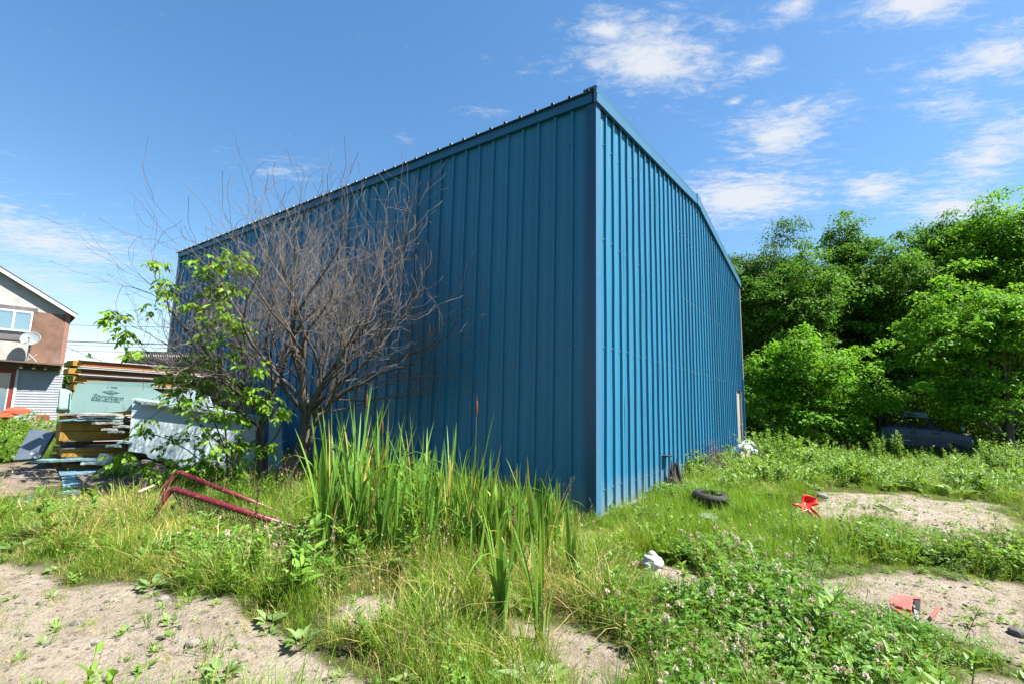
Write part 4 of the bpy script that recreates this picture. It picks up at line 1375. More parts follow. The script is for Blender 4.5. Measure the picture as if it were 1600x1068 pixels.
leafmat('cattail_leaf', (0.070, 0.172, 0.025), (0.182, 0.337, 0.047), .34, rough=.38, warm=(0.504, 0.356, 0.101))
leafmat('maple_leaf', (0.082, 0.202, 0.011), (0.222, 0.403, 0.026), .45, warm=(0.270, 0.370, 0.048))
leafmat('tree_mid', (0.037, 0.104, 0.009), (0.129, 0.267, 0.022), .38, rough=.62, spec=.18, warm=(0.161, 0.260, 0.030), glow=(0.112, 0.279, 0.015))
leafmat('tree_light', (0.059, 0.169, 0.009), (0.178, 0.376, 0.021), .45, rough=.62, spec=.18, warm=(0.197, 0.326, 0.029), glow=(0.204, 0.426, 0.020))
leafmat('tree_cedar', (0.033, 0.085, 0.012), (0.107, 0.208, 0.027), .28, rough=.62, spec=.18, warm=(0.129, 0.182, 0.040), glow=(0.112, 0.279, 0.015))
simple('cattail_head', (.20, .095, .035), (.11, .05, .02), .95, 30, bump=.6)
simple('brown_stalk', (.23, .13, .06), (.13, .075, .04), .9, 20)
simple('stalk_green', (.12, .17, .04), (.08, .12, .03), .7, 20)
simple('bark', (.17, .145, .12), (.065, .055, .048), .95, 9, (1, 1, .2), bump=.9)
simple('bark_dark', (.09, .075, .06), (.04, .034, .03), .95, 9, (1, 1, .2), bump=.9)
t = NT('twig'); f = t.noise(5, 4, .6); t.end(t.principled(t.mix(f, (.075, .062, .055), (.19, .165, .15)), .85, None, .3))
RG = np.random.RandomState(77)


def blades(n, spread, h, hv, w, bend, rng, seg=3, droop=0.0):
    """n curved grass blades round the origin -> V (n*(2seg+1),3), F, per-vertex blade id"""
    a = rng.uniform(0, 6.283, n); r = spread * np.sqrt(rng.uniform(0, 1, n))
    base = np.stack([r * np.cos(a), r * np.sin(a), np.full(n, -.015)], 1)
    az = a + rng.normal(0, .9, n)
    d = np.stack([np.cos(az), np.sin(az), np.zeros(n)], 1)
    H = h * (1 + hv * rng.uniform(-1, 1, n)); bd = bend * rng.uniform(.2, 1.3, n)
    tw = az + math.pi / 2 + rng.normal(0, .6, n)
    S = np.stack([np.cos(tw), np.sin(tw), np.zeros(n)], 1)
    W = w * rng.uniform(.6, 1.3, n)
    rows = []
    for i in range(seg + 1):
        q = i / seg
        c = base + d * (H * bd * q ** 2)[:, None]
        c[:, 2] += H * (q - bd * .45 * q ** 2 - droop * q ** 3)
        if i < seg:
            ww = (W * (1 - q ** 1.6) * .5)[:, None]
            rows += [c + S * ww, c - S * ww]
        else:
            rows += [c]
    V = np.stack(rows, 1)
    k = 2 * seg + 1
    b = np.arange(n)[:, None] * k
    Q = np.concatenate([b + np.array([[2 * i, 2 * i + 1, 2 * i + 3, 2 * i + 2]]) for i in range(seg - 1)]) if seg > 1 else np.zeros((0, 4), int)
    T = b + np.array([[2 * seg - 2, 2 * seg - 1, 2 * seg]])
    return V.reshape(-1, 3), [Q, T], np.repeat(np.arange(n), k)


class Plant:
    """several bits with their own material, joined in one mesh"""

    def __init__(self):
        self.V, self.Q, self.T, self.H, self.mq, self.mt, self.n, self.mats = [], [], [], [], [], [], 0, []

    def mi(self, m):
        if m not in self.mats:
            self.mats.append(m)
        return self.mats.index(m)

    def add(self, V, Fs, hue, mat):
        k = self.mi(mat)
        for F in (Fs if isinstance(Fs, list) else [Fs]):
            if not len(F):
                continue
            F = np.asarray(F) + self.n
            if F.shape[1] == 4:
                self.Q.append(F); self.mq.append(np.full(len(F), k))
            else:
                self.T.append(F); self.mt.append(np.full(len(F), k))
        self.V.append(V); self.H.append(np.broadcast_to(hue, (len(V),)))
        self.n += len(V)
        return self

    def mesh(self, name, smooth=False, shift=None):
        V = np.concatenate(self.V)
        if shift is not None:
            V = V - shift
        Fs = []; mi = []
        if self.Q:
            Fs.append(np.concatenate(self.Q)); mi += self.mq
        if self.T:
            Fs.append(np.concatenate(self.T)); mi += self.mt
        return mesh_np(name, V, Fs, self.mats, smooth, {'hue': np.concatenate(self.H)}, np.concatenate(mi))


def source(meshes, name):
    c = bpy.data.collections.new(name)
    for i, me in enumerate(meshes):
        c.objects.link(bpy.data.objects.new('%s_%02d' % (name, i), me))
    return c


def grass_tuft(kind, rng):
    p = Plant()
    if kind == 'green':
        V, F, b = blades(32, .10, .21, .5, .0056, .55, rng); p.add(V, F, np.clip(rng.beta(2, 2.4, 32) * .97, 0, 1)[b], 'grass_green')
        V, F, b = blades(3, .10, .22, .4, .005, .8, rng); p.add(V, F, 1.0, 'grass_green')
    elif kind == 'lush':
        V, F, b = blades(34, .09, .27, .4, .0062, .42, rng); p.add(V, F, np.clip(rng.beta(2, 2, 34) * .95, 0, 1)[b], 'grass_lush')
    elif kind == 'short':
        V, F, b = blades(26, .08, .11, .5, .0045, .8, rng, 2); p.add(V, F, rng.beta(2, 2, 26)[b] * .95, 'grass_green')
    elif kind == 'dry':
        V, F, b = blades(24, .11, .26, .5, .0045, .95, rng); p.add(V, F, rng.uniform(0, 1, 24)[b], 'grass_dry')
        V, F, b = blades(10, .10, .22, .5, .005, .6, rng); p.add(V, F, rng.uniform(.3, 1, 10)[b], 'grass_green')
    elif kind == 'seed':
        V, F, b = blades(16, .09, .30, .4, .005, .5, rng); p.add(V, F, rng.beta(2, 2, 16)[b] * .9, 'grass_green')
        n = 5
        V, F, b = blades(n, .08, .46, .25, .0028, .30, rng); p.add(V, F, rng.uniform(.2, .7, n)[b], 'grass_dry')
        tips = V.reshape(n, 7, 3)[:, 6]; mids = V.reshape(n, 7, 3)[:, 4]
        for q in range(n):
            m = 20
            s = rng.uniform(-.2, 1.0, m)[:, None]
            P = tips[q] * s + mids[q] * (1 - s)
            A = unit(rng.normal(size=(m, 3)) * .55 + unit(tips[q] - mids[q]))
            V2, F2, k = leaves(P, A, rng.normal(size=(m, 3)), .016, .0042); p.add(V2, F2, np.repeat(rng.uniform(0, 1, m), k), 'seed_head')
    elif kind in ('clover', 'clover_green'):
        n = 46
        a = rng.uniform(0, 6.28, n); r = .15 * np.sqrt(rng.uniform(0, 1, n)); h = rng.uniform(.05, .17, n)
        for k in range(3):
            az = rng.uniform(0, 6.28, n) * 0 + a * 3.1 + k * 2.094
            P = np.stack([r * np.cos(a), r * np.sin(a), h], 1)
            A = np.stack([np.cos(az), np.sin(az), rng.uniform(-.2, .35, n)], 1)
            V, F, kk = leaves(P, A, np.tile([[0, 0, 1.]], (n, 1)) + rng.normal(size=(n, 3)) * .25, rng.uniform(.018, .030, n), rng.uniform(.016, .024, n), .08)
            p.add(V, F, np.repeat(rng.uniform(0, 1, n), kk), 'clover_leaf')
        V, F, b = blades(8, .13, .17, .4, .004, .5, rng, 2); p.add(V, F, rng.uniform(.2, 1, 8)[b], 'grass_green')
        for q in range(rng.randint(2, 5) if kind == 'clover' else 0):
            a0, r0 = rng.uniform(0, 6.28), rng.uniform(0, .14)
            c = np.array([r0 * math.cos(a0), r0 * math.sin(a0), rng.uniform(.15, .24)])
            V, F = tube_np([c * [1, 1, 0], c * [1, 1, .5] + rng.normal(size=3) * .006, c], .0014, 3); p.add(V, F, .5, 'clover_leaf')
            m = 30
            A = unit(rng.normal(size=(m, 3)) + [0, 0, .5])
            hb = rng.uniform(.0, .9)
            V, F, kk = leaves(c + A * .002, A, rng.normal(size=(m, 3)), .0135, .006, .05)
            p.add(V, F, np.repeat(np.clip(hb + rng.uniform(-.2, .2, m), 0, 1), kk), 'clover_bloom')
    elif kind == 'weed':
        for s in range(rng.randint(3, 6)):
            a0, r0 = rng.uniform(0, 6.28), rng.uniform(0, .12)
            H = rng.uniform(.14, .38); le = rng.normal(size=2) * .10
            b0 = np.array([r0 * math.cos(a0), r0 * math.sin(a0), -.02])
            top = b0 + [le[0], le[1], H]
            V, F = tube_np([b0, (b0 + top) / 2 + [.01, 0, 0], top], [.004, .003, .002], 4); p.add(V, F, .3, 'weed_leaf')
            m = int(H * 60)
            q = rng.uniform(.12, 1, m)
            az = np.arange(m) * 2.4 + rng.uniform(0, 1, m)
            P = b0 + (top - b0) * q[:, None]
            A = np.stack([np.cos(az), np.sin(az), .15 + .7 * q], 1)
            V, F, kk = leaves(P, A, np.tile([[0, 0, 1.]], (m, 1)), .085 * (1.2 - .6 * q) * rng.uniform(.7, 1.2, m), .030 * (1.2 - .5 * q), .08, True)
            p.add(V, F, np.repeat(rng.uniform(0, 1, m), kk), 'weed_leaf')
    elif kind == 'rosette':
        m = rng.randint(12, 19)
        az = np.arange(m) * 2.4 + rng.uniform(0, .6, m)
        A = np.stack([np.cos(az), np.sin(az), rng.uniform(.15, .8, m)], 1)
        P = np.stack([np.cos(az) * .02, np.sin(az) * .02, np.full(m, .03)], 1)
        V, F, kk = leaves(P + A * .05, A, np.tile([[0, 0, 1.]], (m, 1)) + rng.normal(size=(m, 3)) * .15, rng.uniform(.08, .24, m), rng.uniform(.05, .13, m), .12, True)
        p.add(V, F, np.repeat(rng.uniform(0, 1, m), kk), 'burdock_leaf')
    elif kind == 'sprig':
        m = rng.randint(5, 9)
        az = rng.uniform(0, 6.28, m)
        A = np.stack([np.cos(az), np.sin(az), rng.uniform(.2, 1.2, m)], 1)
        V, F, kk = leaves(np.zeros((m, 3)) + A * .01, A, np.tile([[0, 0, 1.]], (m, 1)), rng.uniform(.025, .06, m), rng.uniform(.01, .02, m), .1)
        p.add(V, F, np.repeat(rng.uniform(0, 1, m), kk), 'weed_leaf')
        V, F, b = blades(5, .03, .09, .5, .004, .6, rng, 2); p.add(V, F, rng.uniform(0, .9, 5)[b], 'grass_green')
    return p


def scatter(name, pts, scl, idx, tint, coll, label, cat, flat=False, tiltamt=.12):
    n = len(pts)
    me = bpy.data.meshes.new(name)
    me.vertices.add(n)
    me.vertices.foreach_set('co', np.asarray(pts, np.float32).ravel())
    rot = np.stack([RG.normal(0, tiltamt, n), RG.normal(0, tiltamt, n), RG.uniform(0, 6.283, n)], 1).astype(np.float32)
    for nm, ty, key, a in (('rot', 'FLOAT_VECTOR', 'vector', rot), ('scl', 'FLOAT', 'value', scl), ('idx', 'INT', 'value', idx), ('tint', 'FLOAT', 'value', tint)):
        at = me.attributes.new(nm, ty, 'POINT')
        at.data.foreach_set(key, np.asarray(a, np.int32 if ty == 'INT' else np.float32).ravel())
    o = bpy.data.objects.new(name, me)
    link(o)
    ng = bpy.data.node_groups.new(name, 'GeometryNodeTree')
    ng.interface.new_socket('Geometry', in_out='INPUT', socket_type='NodeSocketGeometry')
    ng.interface.new_socket('Geometry', in_out='OUTPUT', socket_type='NodeSocketGeometry')
    N = ng.nodes
    gi, go_ = N.new('NodeGroupInput'), N.new('NodeGroupOutput')
    ci = N.new('GeometryNodeCollectionInfo'); ci.inputs[0].default_value = coll; ci.inputs[1].default_value = True; ci.inputs[2].default_value = True
    ip = N.new('GeometryNodeInstanceOnPoints'); ip.inputs['Pick Instance'].default_value = True

    def na(nm, ty):
        q = N.new('GeometryNodeInputNamedAttribute'); q.data_type = ty; q.inputs[0].default_value = nm
        return q.outputs['Attribute']
    er = N.new('FunctionNodeEulerToRotation')
    ng.links.new(na('rot', 'FLOAT_VECTOR'), er.inputs[0])
    ng.links.new(gi.outputs[0], ip.inputs['Points'])
    ng.links.new(ci.outputs[0], ip.inputs['Instance'])
    ng.links.new(er.outputs[0], ip.inputs['Rotation'])
    ng.links.new(na('scl', 'FLOAT'), ip.inputs['Scale'])
    ng.links.new(na('idx', 'INT'), ip.inputs['Instance Index'])
    ng.links.new(ip.outputs[0], go_.inputs[0])
    md = o.modifiers.new('scatter', 'NODES'); md.node_group = ng
    return tag(o, label, cat, kind='stuff')


# ------------------------------------------------------------------ where things grow
def PG(*p):
    return [G(*q) for q in p]


LUSH = [PG((930, 830), (1010, 790), (1060, 770), (1200, 790), (1290, 850), (1270, 890), (1120, 900), (960, 880)),
        PG((490, 760), (560, 745), (700, 760), (830, 810), (910, 850), (700, 900), (520, 880))]
CLOV = [PG((1090, 895), (1180, 868), (1290, 890), (1340, 930), (1420, 975), (1500, 1010), (1590, 1075), (1600, 1120), (1120, 1120), (1050, 960)),
        PG((1345, 845), (1420, 822), (1520, 838), (1640, 850), (1660, 905), (1560, 900), (1450, 885), (1370, 872))]
WEEDY = [PG((1030, 745), (1150, 715), (1250, 700), (1640, 705), (1700, 780), (1620, 790), (1560, 772), (1420, 765), (1280, 755), (1150, 770)),
         PG((-60, 650), (80, 645), (70, 700), (10, 730), (-60, 740)),
         PG((260, 700), (420, 700), (420, 745), (270, 748))]
DRYP = [(170, 815, .75), (110, 850, .45), (450, 895, .40), (520, 885, .45), (560, 930, .3), (250, 850, .6), (1035, 890, .35), (985, 850, .45), (700, 890, .4), (850, 930, .4), (330, 880, .5), (60, 800, .5)]
BARE_OBJ = [PG((-40, 722), (95, 716), (165, 726), (265, 728), (268, 760), (150, 772), (40, 782), (-40, 790)),
            PG((75, 715), (400, 700), (420, 690), (260, 660), (60, 680))]


def cand(n, x0, x1, y0, y1):
    X = RG.uniform(x0, x1, n); Y = RG.uniform(y0, y1, n)
    k = (np.abs(X) < 1.25 * Y + 1.5) & (sdf_poly(BLDPOLY, X, Y) > .05)
    return X[k], Y[k]


def inpoly(ps, X, Y, soft=.15):
    d = np.full(X.shape, 1e9)
    for p in ps:
        d = np.minimum(d, sdf_poly(p, X, Y))
    return np.clip(.5 - d / (2 * soft), 0, 1)


def place(X, Y):
    return np.stack([X, Y, gh(X, Y)], 1)


tuft = {}
for kd, n in (('green', 8), ('lush', 6), ('short', 6), ('dry', 5), ('seed', 6), ('clover', 7), ('clover_green', 3), ('weed', 7), ('rosette', 5), ('sprig', 6)):
    tuft[kd] = [grass_tuft(kd, np.random.RandomState(900 + i * 13 + len(kd))).mesh('tuft_' + kd) for i in range(n)]
XY = [cand(22000, -10, 10, 1.9, 7), cand(24000, -20, 22, 7, 15), cand(9000, -26, 34, 15, 26)]
X = np.concatenate([a[0] for a in XY]); Y = np.concatenate([a[1] for a in XY])
D = np.hypot(X, Y)
dd = dirt_d(X, Y)
lush = inpoly(LUSH, X, Y, .35); clov = np.clip(inpoly(CLOV, X, Y, .55) * 1.15 + .45 * fnoise(X, Y, 2.4, 3, 14) * (inpoly(CLOV, X, Y, .8) > .05), 0, 1); weedy = inpoly(WEEDY, X, Y, .3); bare_o = inpoly(BARE_OBJ, X, Y, .05)
dry = np.zeros_like(X)
for px, py, r in DRYP:
    g_ = G(px, py); dry = np.maximum(dry, np.exp(-((X - g_[0]) ** 2 + (Y - g_[1]) ** 2) / (r * r)))
u = RG.uniform(0, 1, len(X))
grow = dd < -.02
nz = fnoise(X, Y, 1.3, 3, 6)
tint = np.clip(.42 + .62 * fnoise(X, Y, .9, 3, 9) + RG.normal(0, .15, len(X)), 0, 1)
edge = np.clip(-dd / .35, .35, 1)                      # shorter next to bare soil
kd = np.full(len(X), -1)
G_, L_, S_, Dr, Se, Cl, Cg, We, Ro = range(9)
kd[grow] = G_
kd[grow & (u < .08 + .16 * (nz > .3))] = S_
kd[grow & (u > .945)] = Se
kd[grow & (RG.uniform(0, 1, len(X)) < dry * .75 + .02 + .30 * (fnoise(X, Y, 1.1, 3, 17) > .42))] = Dr
kd[(dd > -.02) & (dd < .30) & (RG.uniform(0, 1, len(X)) < (.34 - dd) * .9 * (1 + .6 * (X > 2)))] = S_
kd[grow & (RG.uniform(0, 1, len(X)) < lush * .9)] = L_
q = RG.uniform(0, 1, len(X))
patch = fnoise(X, Y, 1.0, 3, 21)
kd[grow & (patch > .45) & (q < .7)] = Cg
kd[grow & (patch > .55) & (q < .25)] = Cl
kd[grow & (q < clov * .62)] = Cl
kd[grow & (q < clov * .24)] = Cg
kd[grow & (RG.uniform(0, 1, len(X)) < weedy * .60 + .035 * (D < 8))] = We
kd[grow & (RG.uniform(0, 1, len(X)) < weedy * np.clip(.22 + .5 * fnoise(X, Y, 1.1, 2, 33), .05, .6) + .012)] = Ro
kd[(bare_o > .5)] = -1
kd[(edge < .55) & np.isin(kd, (G_, Se, L_)) & (q > .4)] = S_
far = np.clip((D - 6) / 10, 0, 1)
CLEAR = [(60, 795, .6), (130, 785, .5), (200, 785, .5), (10, 795, .6), (905, 832, .6), (940, 830, .5), (975, 818, .5), (1010, 805, .4), (1109, 800, .55), (1120, 820, .5), (1216, 740, .8), (1262, 806, .45), (1262, 822, .4), (1019, 888, .28), (1019, 910, .25), (1412, 965, .4), (1100, 812, .4), (330, 818, .35), (400, 842, .35), (280, 795, .35), (440, 845, .3), (1440, 726, 2.6), (1440, 740, 2.2), (1400, 735, 1.6), (1490, 742, 1.6)]
clr = np.ones_like(X)
for px, py, r in CLEAR:
    g_ = G(px, py); clr = np.minimum(clr, 1 - .62 * np.exp(-((X - g_[0]) ** 2 + (Y - g_[1]) ** 2) / (r * r)))
hmod = 1 + .35 * fnoise(X, Y, 2.6, 3, 25)
hmod = hmod * (1 + .35 * inpoly(LUSH[1:], X, Y, .5))
hmod = np.where(np.isin(kd, (Cl, Cg)), .55 + .45 * hmod, hmod)
sz = hmod * clr * edge * (1 + .55 * far) * np.clip(RG.normal(1, .22, len(X)), .5, 1.6) * (1 + .28 * nz)
pts = place(X, Y)
names = {G_: ('green', 'meadow_grass', 'mixed green grass covering the yard', 'grass'), L_: ('lush', 'lush_grass', 'bright lush grass along the foot of the building', 'grass'),
         S_: ('short', 'short_grass', 'short fine grass at the edges of the bare soil', 'grass'), Dr: ('dry', 'dry_grass', 'yellow dried grass in patches of the yard', 'grass'),
         Se: ('seed', 'seeding_grass', 'tall thin grass with beige seed heads', 'grass'), Cl: ('clover', 'flowering_clover', 'low clover dotted with pink and white blooms', 'clover'),
         Cg: ('clover_green', 'leafy_clover', 'low clover leaves without blooms between the flowers', 'clover'), We: ('weed', 'leafy_weeds', 'knee-high leafy green weeds', 'weeds'),
         Ro: ('rosette', 'broadleaf_weeds', 'broad pale leaves of low ground weeds', 'weeds')}
for k, (key, nm, lab, cat) in names.items():
    s = kd == k
    n = int(s.sum())
    mul = {We: np.clip(.80 + .55 * fnoise(X[s], Y[s], 1.4, 3, 31), .35, 1.6), Ro: .75}.get(k, 1.0)
    scatter(nm, pts[s], sz[s] * mul, RG.randint(0, len(tuft[key]), n), tint[s], source([me for me in tuft[key]], nm + '_source'), lab, cat)
# sparse seedlings and pebbles on the soil
X, Y = cand(9000, -9, 9, 1.9, 9)
dd = dirt_d(X, Y)
s = (dd > -.05) & (RG.uniform(0, 1, len(X)) < .20 + .45 * (fnoise(X, Y, 1.6, 3, 12) > .25)) & (inpoly(BARE_OBJ, X, Y, .05) < .5)
scatter('seedlings', place(X[s], Y[s]), RG.uniform(.5, 1.3, s.sum()), RG.randint(0, 6, s.sum()), RG.uniform(0, 1, s.sum()), source(tuft['sprig'], 'seedling_source'), 'tiny seedlings sprouting on the bare soil', 'seedlings')
s = (dd > -.1) & (RG.uniform(0, 1, len(X)) < .10)
scatter('dead_straw', place(X[s], Y[s]) - [0, 0, .02], RG.uniform(.25, .6, s.sum()), RG.randint(0, 5, s.sum()), RG.uniform(0, 1, s.sum()), source(tuft['dry'], 'straw_source'), 'dead straw litter lying on the bare soil', 'straw', tiltamt=.7)
import bmesh
peb = []
for i in range(6):
    bm = bmesh.new(); bmesh.ops.create_icosphere(bm, subdivisions=1, radius=1)
    r_ = np.random.RandomState(60 + i)
    for v in bm.verts:
        v.co = Vector((v.co.x * r_.uniform(.8, 1.2), v.co.y * r_.uniform(.6, .9), v.co.z * r_.uniform(.35, .6)))
    me = bpy.data.meshes.new('pebble'); bm.to_mesh(me); bm.free()
    me.materials.append(MATS['stone_pale' if i % 2 else 'stone_grey'])
    peb.append(me)
X, Y = cand(26000, -9, 9, 1.9, 9)
s = dirt_d(X, Y) > -.06
scl_ = np.clip(np.random.RandomState(4).lognormal(-5.1, .65, s.sum()), .002, .034)
scatter('pebbles', place(X[s], Y[s]), scl_, RG.randint(0, 6, s.sum()), RG.uniform(0, 1, s.sum()), source(peb, 'pebble_source'), 'small pebbles and crumbs strewn over the bare soil', 'pebbles', tiltamt=.5)

# ------------------------------------------------------------------ single tufts and weeds that stand out
def plant_at(px, py, kind, scale, seed, name, label, cat, group=None):
    g_ = G(px, py)
    me = grass_tuft(kind, np.random.RandomState(seed)).mesh(name)
    o = bpy.data.objects.new(name, me); link(o)
    o.location = (g_[0], g_[1], float(gh(g_[0], g_[1])))
    o.scale = (scale,) * 3
    o.rotation_euler = (0, 0, seed * .7)
    return tag(o, label, cat, group)


plant_at(325, 1030, 'green', .75, 1, 'grass_tuft', 'lone grass tuft on the bare soil at the left front', 'grass')
plant_at(246, 990, 'short', 1.2, 2, 'grass_tuft', 'short grass tuft above the lone tuft on the soil', 'grass')
for k, (px, py, sc_, lab) in enumerate(((60, 846, .95, 'big burdock plant at the left edge of the grass'), (150, 862, .75, 'burdock plant right of the big one at the left'), (30, 866, .8, 'small burdock at the left soil edge'), (235, 925, .5, 'burdock rosette by the left soil edge'),
                                        (420, 985, .45, 'broad-leaved weed at the right end of the left soil'), (470, 1010, .5, 'large-leaved weed at the lower middle left'), (345, 1060, .42, 'broad leaf seedling at the bottom edge of the soil'), (1330, 877, .55, 'pale broad-leaved weed before the right clover'),
                                        (1345, 757, 1.5, 'grey-green burdock beside the far sandy patch'), (1290, 752, 1.6, 'burdock behind the red chair'), (1400, 764, 1.2, 'flat rosette on the far edge of the sandy patch'), (1500, 775, 1.4, 'burdock right of the far sandy patch'), (1010, 800, .8, 'broad weed at the foot of the gable wall'))):
    plant_at(px, py, 'rosette', sc_, 30 + k, 'burdock', lab, 'weed', 'burdock plants')
for k, (px, y0, y1, lean, lab) in enumerate(((388, 885, 770, .03, 'brown dried dock stalk standing before the goal frame'), (803, 905, 800, -.02, 'reddish dried stalk among the right cattails'))):
    a = G(px, y0); h = (y0 - y1) / 737 * a[1]
    p = Plant()
    pts_ = [a - Z * .03, a + Z * h * .5 + [lean * .3, 0, 0], a + Z * h + [lean, 0, 0]]
    V, F = tube_np(pts_, [.006, .005, .003], 5); p.add(V, F, .5, 'brown_stalk')
    m = 130
    s_ = RG.uniform(.45, 1.02, m)[:, None]
    P_ = pts_[0] * (1 - s_) + pts_[2] * s_
    V, F, kk = leaves(P_, unit(RG.normal(size=(m, 3)) + [0, 0, .6]), RG.normal(size=(m, 3)), .022, .012); p.add(V, F, .5, 'brown_stalk')
    o = bpy.data.objects.new('dried_stalk', p.mesh('dried_stalk', shift=a)); link(o); o.location = tuple(a)
    tag(o, lab, 'dried stalk', 'dried stalks')
for k, (px, y0, px1, y1, lab) in enumerate(((1240, 900, 1236, 790, 'dark thin weed stem left of the red chair'), (1262, 905, 1280, 836, 'dark thin weed stem leaning right under the red chair'), (1283, 908, 1302, 850, 'dark leaning stem beside the clover'), (1505, 1000, 1530, 950, 'thin dark stem at the right over the clover'))):
    a = G(px, y0); b_ = AY(px1, y1, a[1] - .02)
    p = Plant(); V, F = tube_np([a - Z * .02, (a + b_) / 2 + [.01, 0, .01], b_], [.004, .003, .002], 4); p.add(V, F, .5, 'brown_stalk')
    m = 26
    s_ = RG.uniform(.2, 1, m)[:, None]
    V, F, kk = leaves(a * (1 - s_) + b_ * s_, unit(RG.normal(size=(m, 3)) + [0, 0, 1.2]), RG.normal(size=(m, 3)), .045, .010, .05); p.add(V, F, np.repeat(RG.uniform(0, .5, m), kk), 'weed_leaf')
    o = bpy.data.objects.new('weed_stem', p.mesh('weed_stem', shift=a)); link(o); o.location = tuple(a)
    tag(o, lab, 'weed', 'dark weed stems')


# ------------------------------------------------------------------ cattails
def cattail(px, py, h, n, label, group=None, head=None, seed=0, lean=0.0, scale_w=1.0, base=.016):
    rng = np.random.RandomState(seed)
    g_ = G(px, py); g_[2] = float(gh(g_[0], g_[1])) - .02
    root = thing('cattail', g_, label, 'cattail', group)
    seg = 9
    for q in range(1):
        a = rng.uniform(0, 6.283, n)
        H = h * rng.uniform(.42, 1.05, n)
        bd = rng.uniform(.02, .42, n) ** 1.3
        fall = np.where(rng.uniform(0, 1, n) < .16, rng.uniform(.35, .75, n), 0)      # some leaves kink over
        w = rng.uniform(.016, .026, n) * scale_w
        d = np.stack([np.cos(a), np.sin(a), np.zeros(n)], 1)
        tw = a + 1.57 + rng.normal(0, .5, n)
        rows = []
        tsp = rng.uniform(-1.2, 1.2, n)
        for i in range(seg + 1):
            s_ = i / seg
            k = np.maximum(s_ - .55, 0)
            c = d * (base + H * (bd * s_ ** 2 + fall * k * 1.1))[:, None] + np.array([lean, 0, 0]) * s_ ** 1.5 * h
            c[:, 2] += H * (s_ - fall * k * k * 3.2 - bd * .2 * s_ ** 2)
            t_ = tw + tsp * s_
            S = np.stack([np.cos(t_), np.sin(t_), np.zeros(n)], 1) * (w * (.75 + .5 * s_ - 1.2 * s_ ** 4) * .5)[:, None]
            rows += ([c + S, c - S] if i < seg else [c])
        V = np.stack(rows, 1); k = 2 * seg + 1
        b = np.arange(n)[:, None] * k
        Q = np.concatenate([b + np.array([[2 * i, 2 * i + 1, 2 * i + 3, 2 * i + 2]]) for i in range(seg - 1)])
        T = b + np.array([[2 * seg - 2, 2 * seg - 1, 2 * seg]])
        hue = np.where(rng.uniform(0, 1, n) < .09, 1.0, rng.uniform(0, .9, n))
        o = bpy.data.objects.new('leaves', mesh_np('leaves', V.reshape(-1, 3), [Q, T], 'cattail_leaf', False, {'hue': np.repeat(hue, k)}))
        link(o, root)
    if head:
        m = MB(); top = np.array([lean * h * 1.0 + rng.normal() * .03, rng.normal() * .03, head])
        m.tube([g_, g_ + top * .6, g_ + top], [.006, .005, .004], 6); m.build('stalk', 'stalk_green', root)
        ax_ = unit(top)
        m = MB(); m.lathe(g_ + top, ax_, [(-.02, .002), (0, .008), (.01, .0125), (.12, .0125), (.135, .006), (.14, .003), (.20, .002)], 8); m.build('seed_head', 'cattail_head', root, True)
    return root


rs = np.random.RandomState(31)
GRP = 'cattails in the dense stand before the blue wall'
# the thick stand: leaf fans between the goal frame and the building
for k in range(96):
    q = rs.beta(1.05, 1.25)
    px = 478 + 400 * q + rs.uniform(-8, 8)
    py = rs.uniform(845, 905) - 6 * q
    h = np.interp(px, [480, 520, 600, 640, 700, 780, 880], [1.25, 1.6, 1.6, 1.48, 1.28, 1.12, .95]) * .95 * rs.uniform(.74, 1.1)
    if k % 7 == 0:
        h *= .7
    zone = 'at the left of the stand by the dead tree' if px < 560 else 'in the middle of the stand' if px < 660 else 'at the thin right side of the stand' if px < 760 else 'in the grass between the stand and the building corner'
    cattail(px, py, h, rs.randint(9, 15), ('tall' if h > 1.25 else 'short' if h < .9 else 'medium') + ' green cattail ' + zone, GRP, None, 100 + k, scale_w=rs.uniform(.85, 1.25), lean=rs.normal() * .05)
for k, (px, py, h, hd, lab) in enumerate(((556, 845, 1.7, 1.46, 'cattail with a brown spike at the left of the stand'), (600, 852, 1.55, 1.18, 'cattail with a low brown spike in the middle of the stand'), (738, 868, 1.45, 1.42, 'tall lone cattail with brown spike right of the stand'),
                                          (800, 862, .95, .72, 'short cattail with a spike before the dark wall'))):
    cattail(px, py, h, 6 if k > 1 else 9, lab, 'cattails with brown spikes', hd, 200 + k)
for k, (px, py, h, n, lab) in enumerate(((785, 978, .98, 24, 'large dark cattail clump at the centre front'), (845, 1000, .85, 11, 'cattail growing from the bare soil at the front'), (893, 915, .75, 13, 'small cattail right of the large front clump'), (812, 905, .95, 13, 'cattail just behind the large front clump'),
                                         (850, 895, 1.0, 15, 'cattail before the corner of the building'), (760, 890, .80, 11, 'thin cattail left of the large front clump'), (872, 880, .85, 10, 'slim cattail near the building corner'), (740, 925, .6, 6, 'low cattail in the grass left of the front clump'))):
    cattail(px, py, h, n, lab, 'cattails standing apart', None, 300 + k, scale_w=1.35, base=.035)


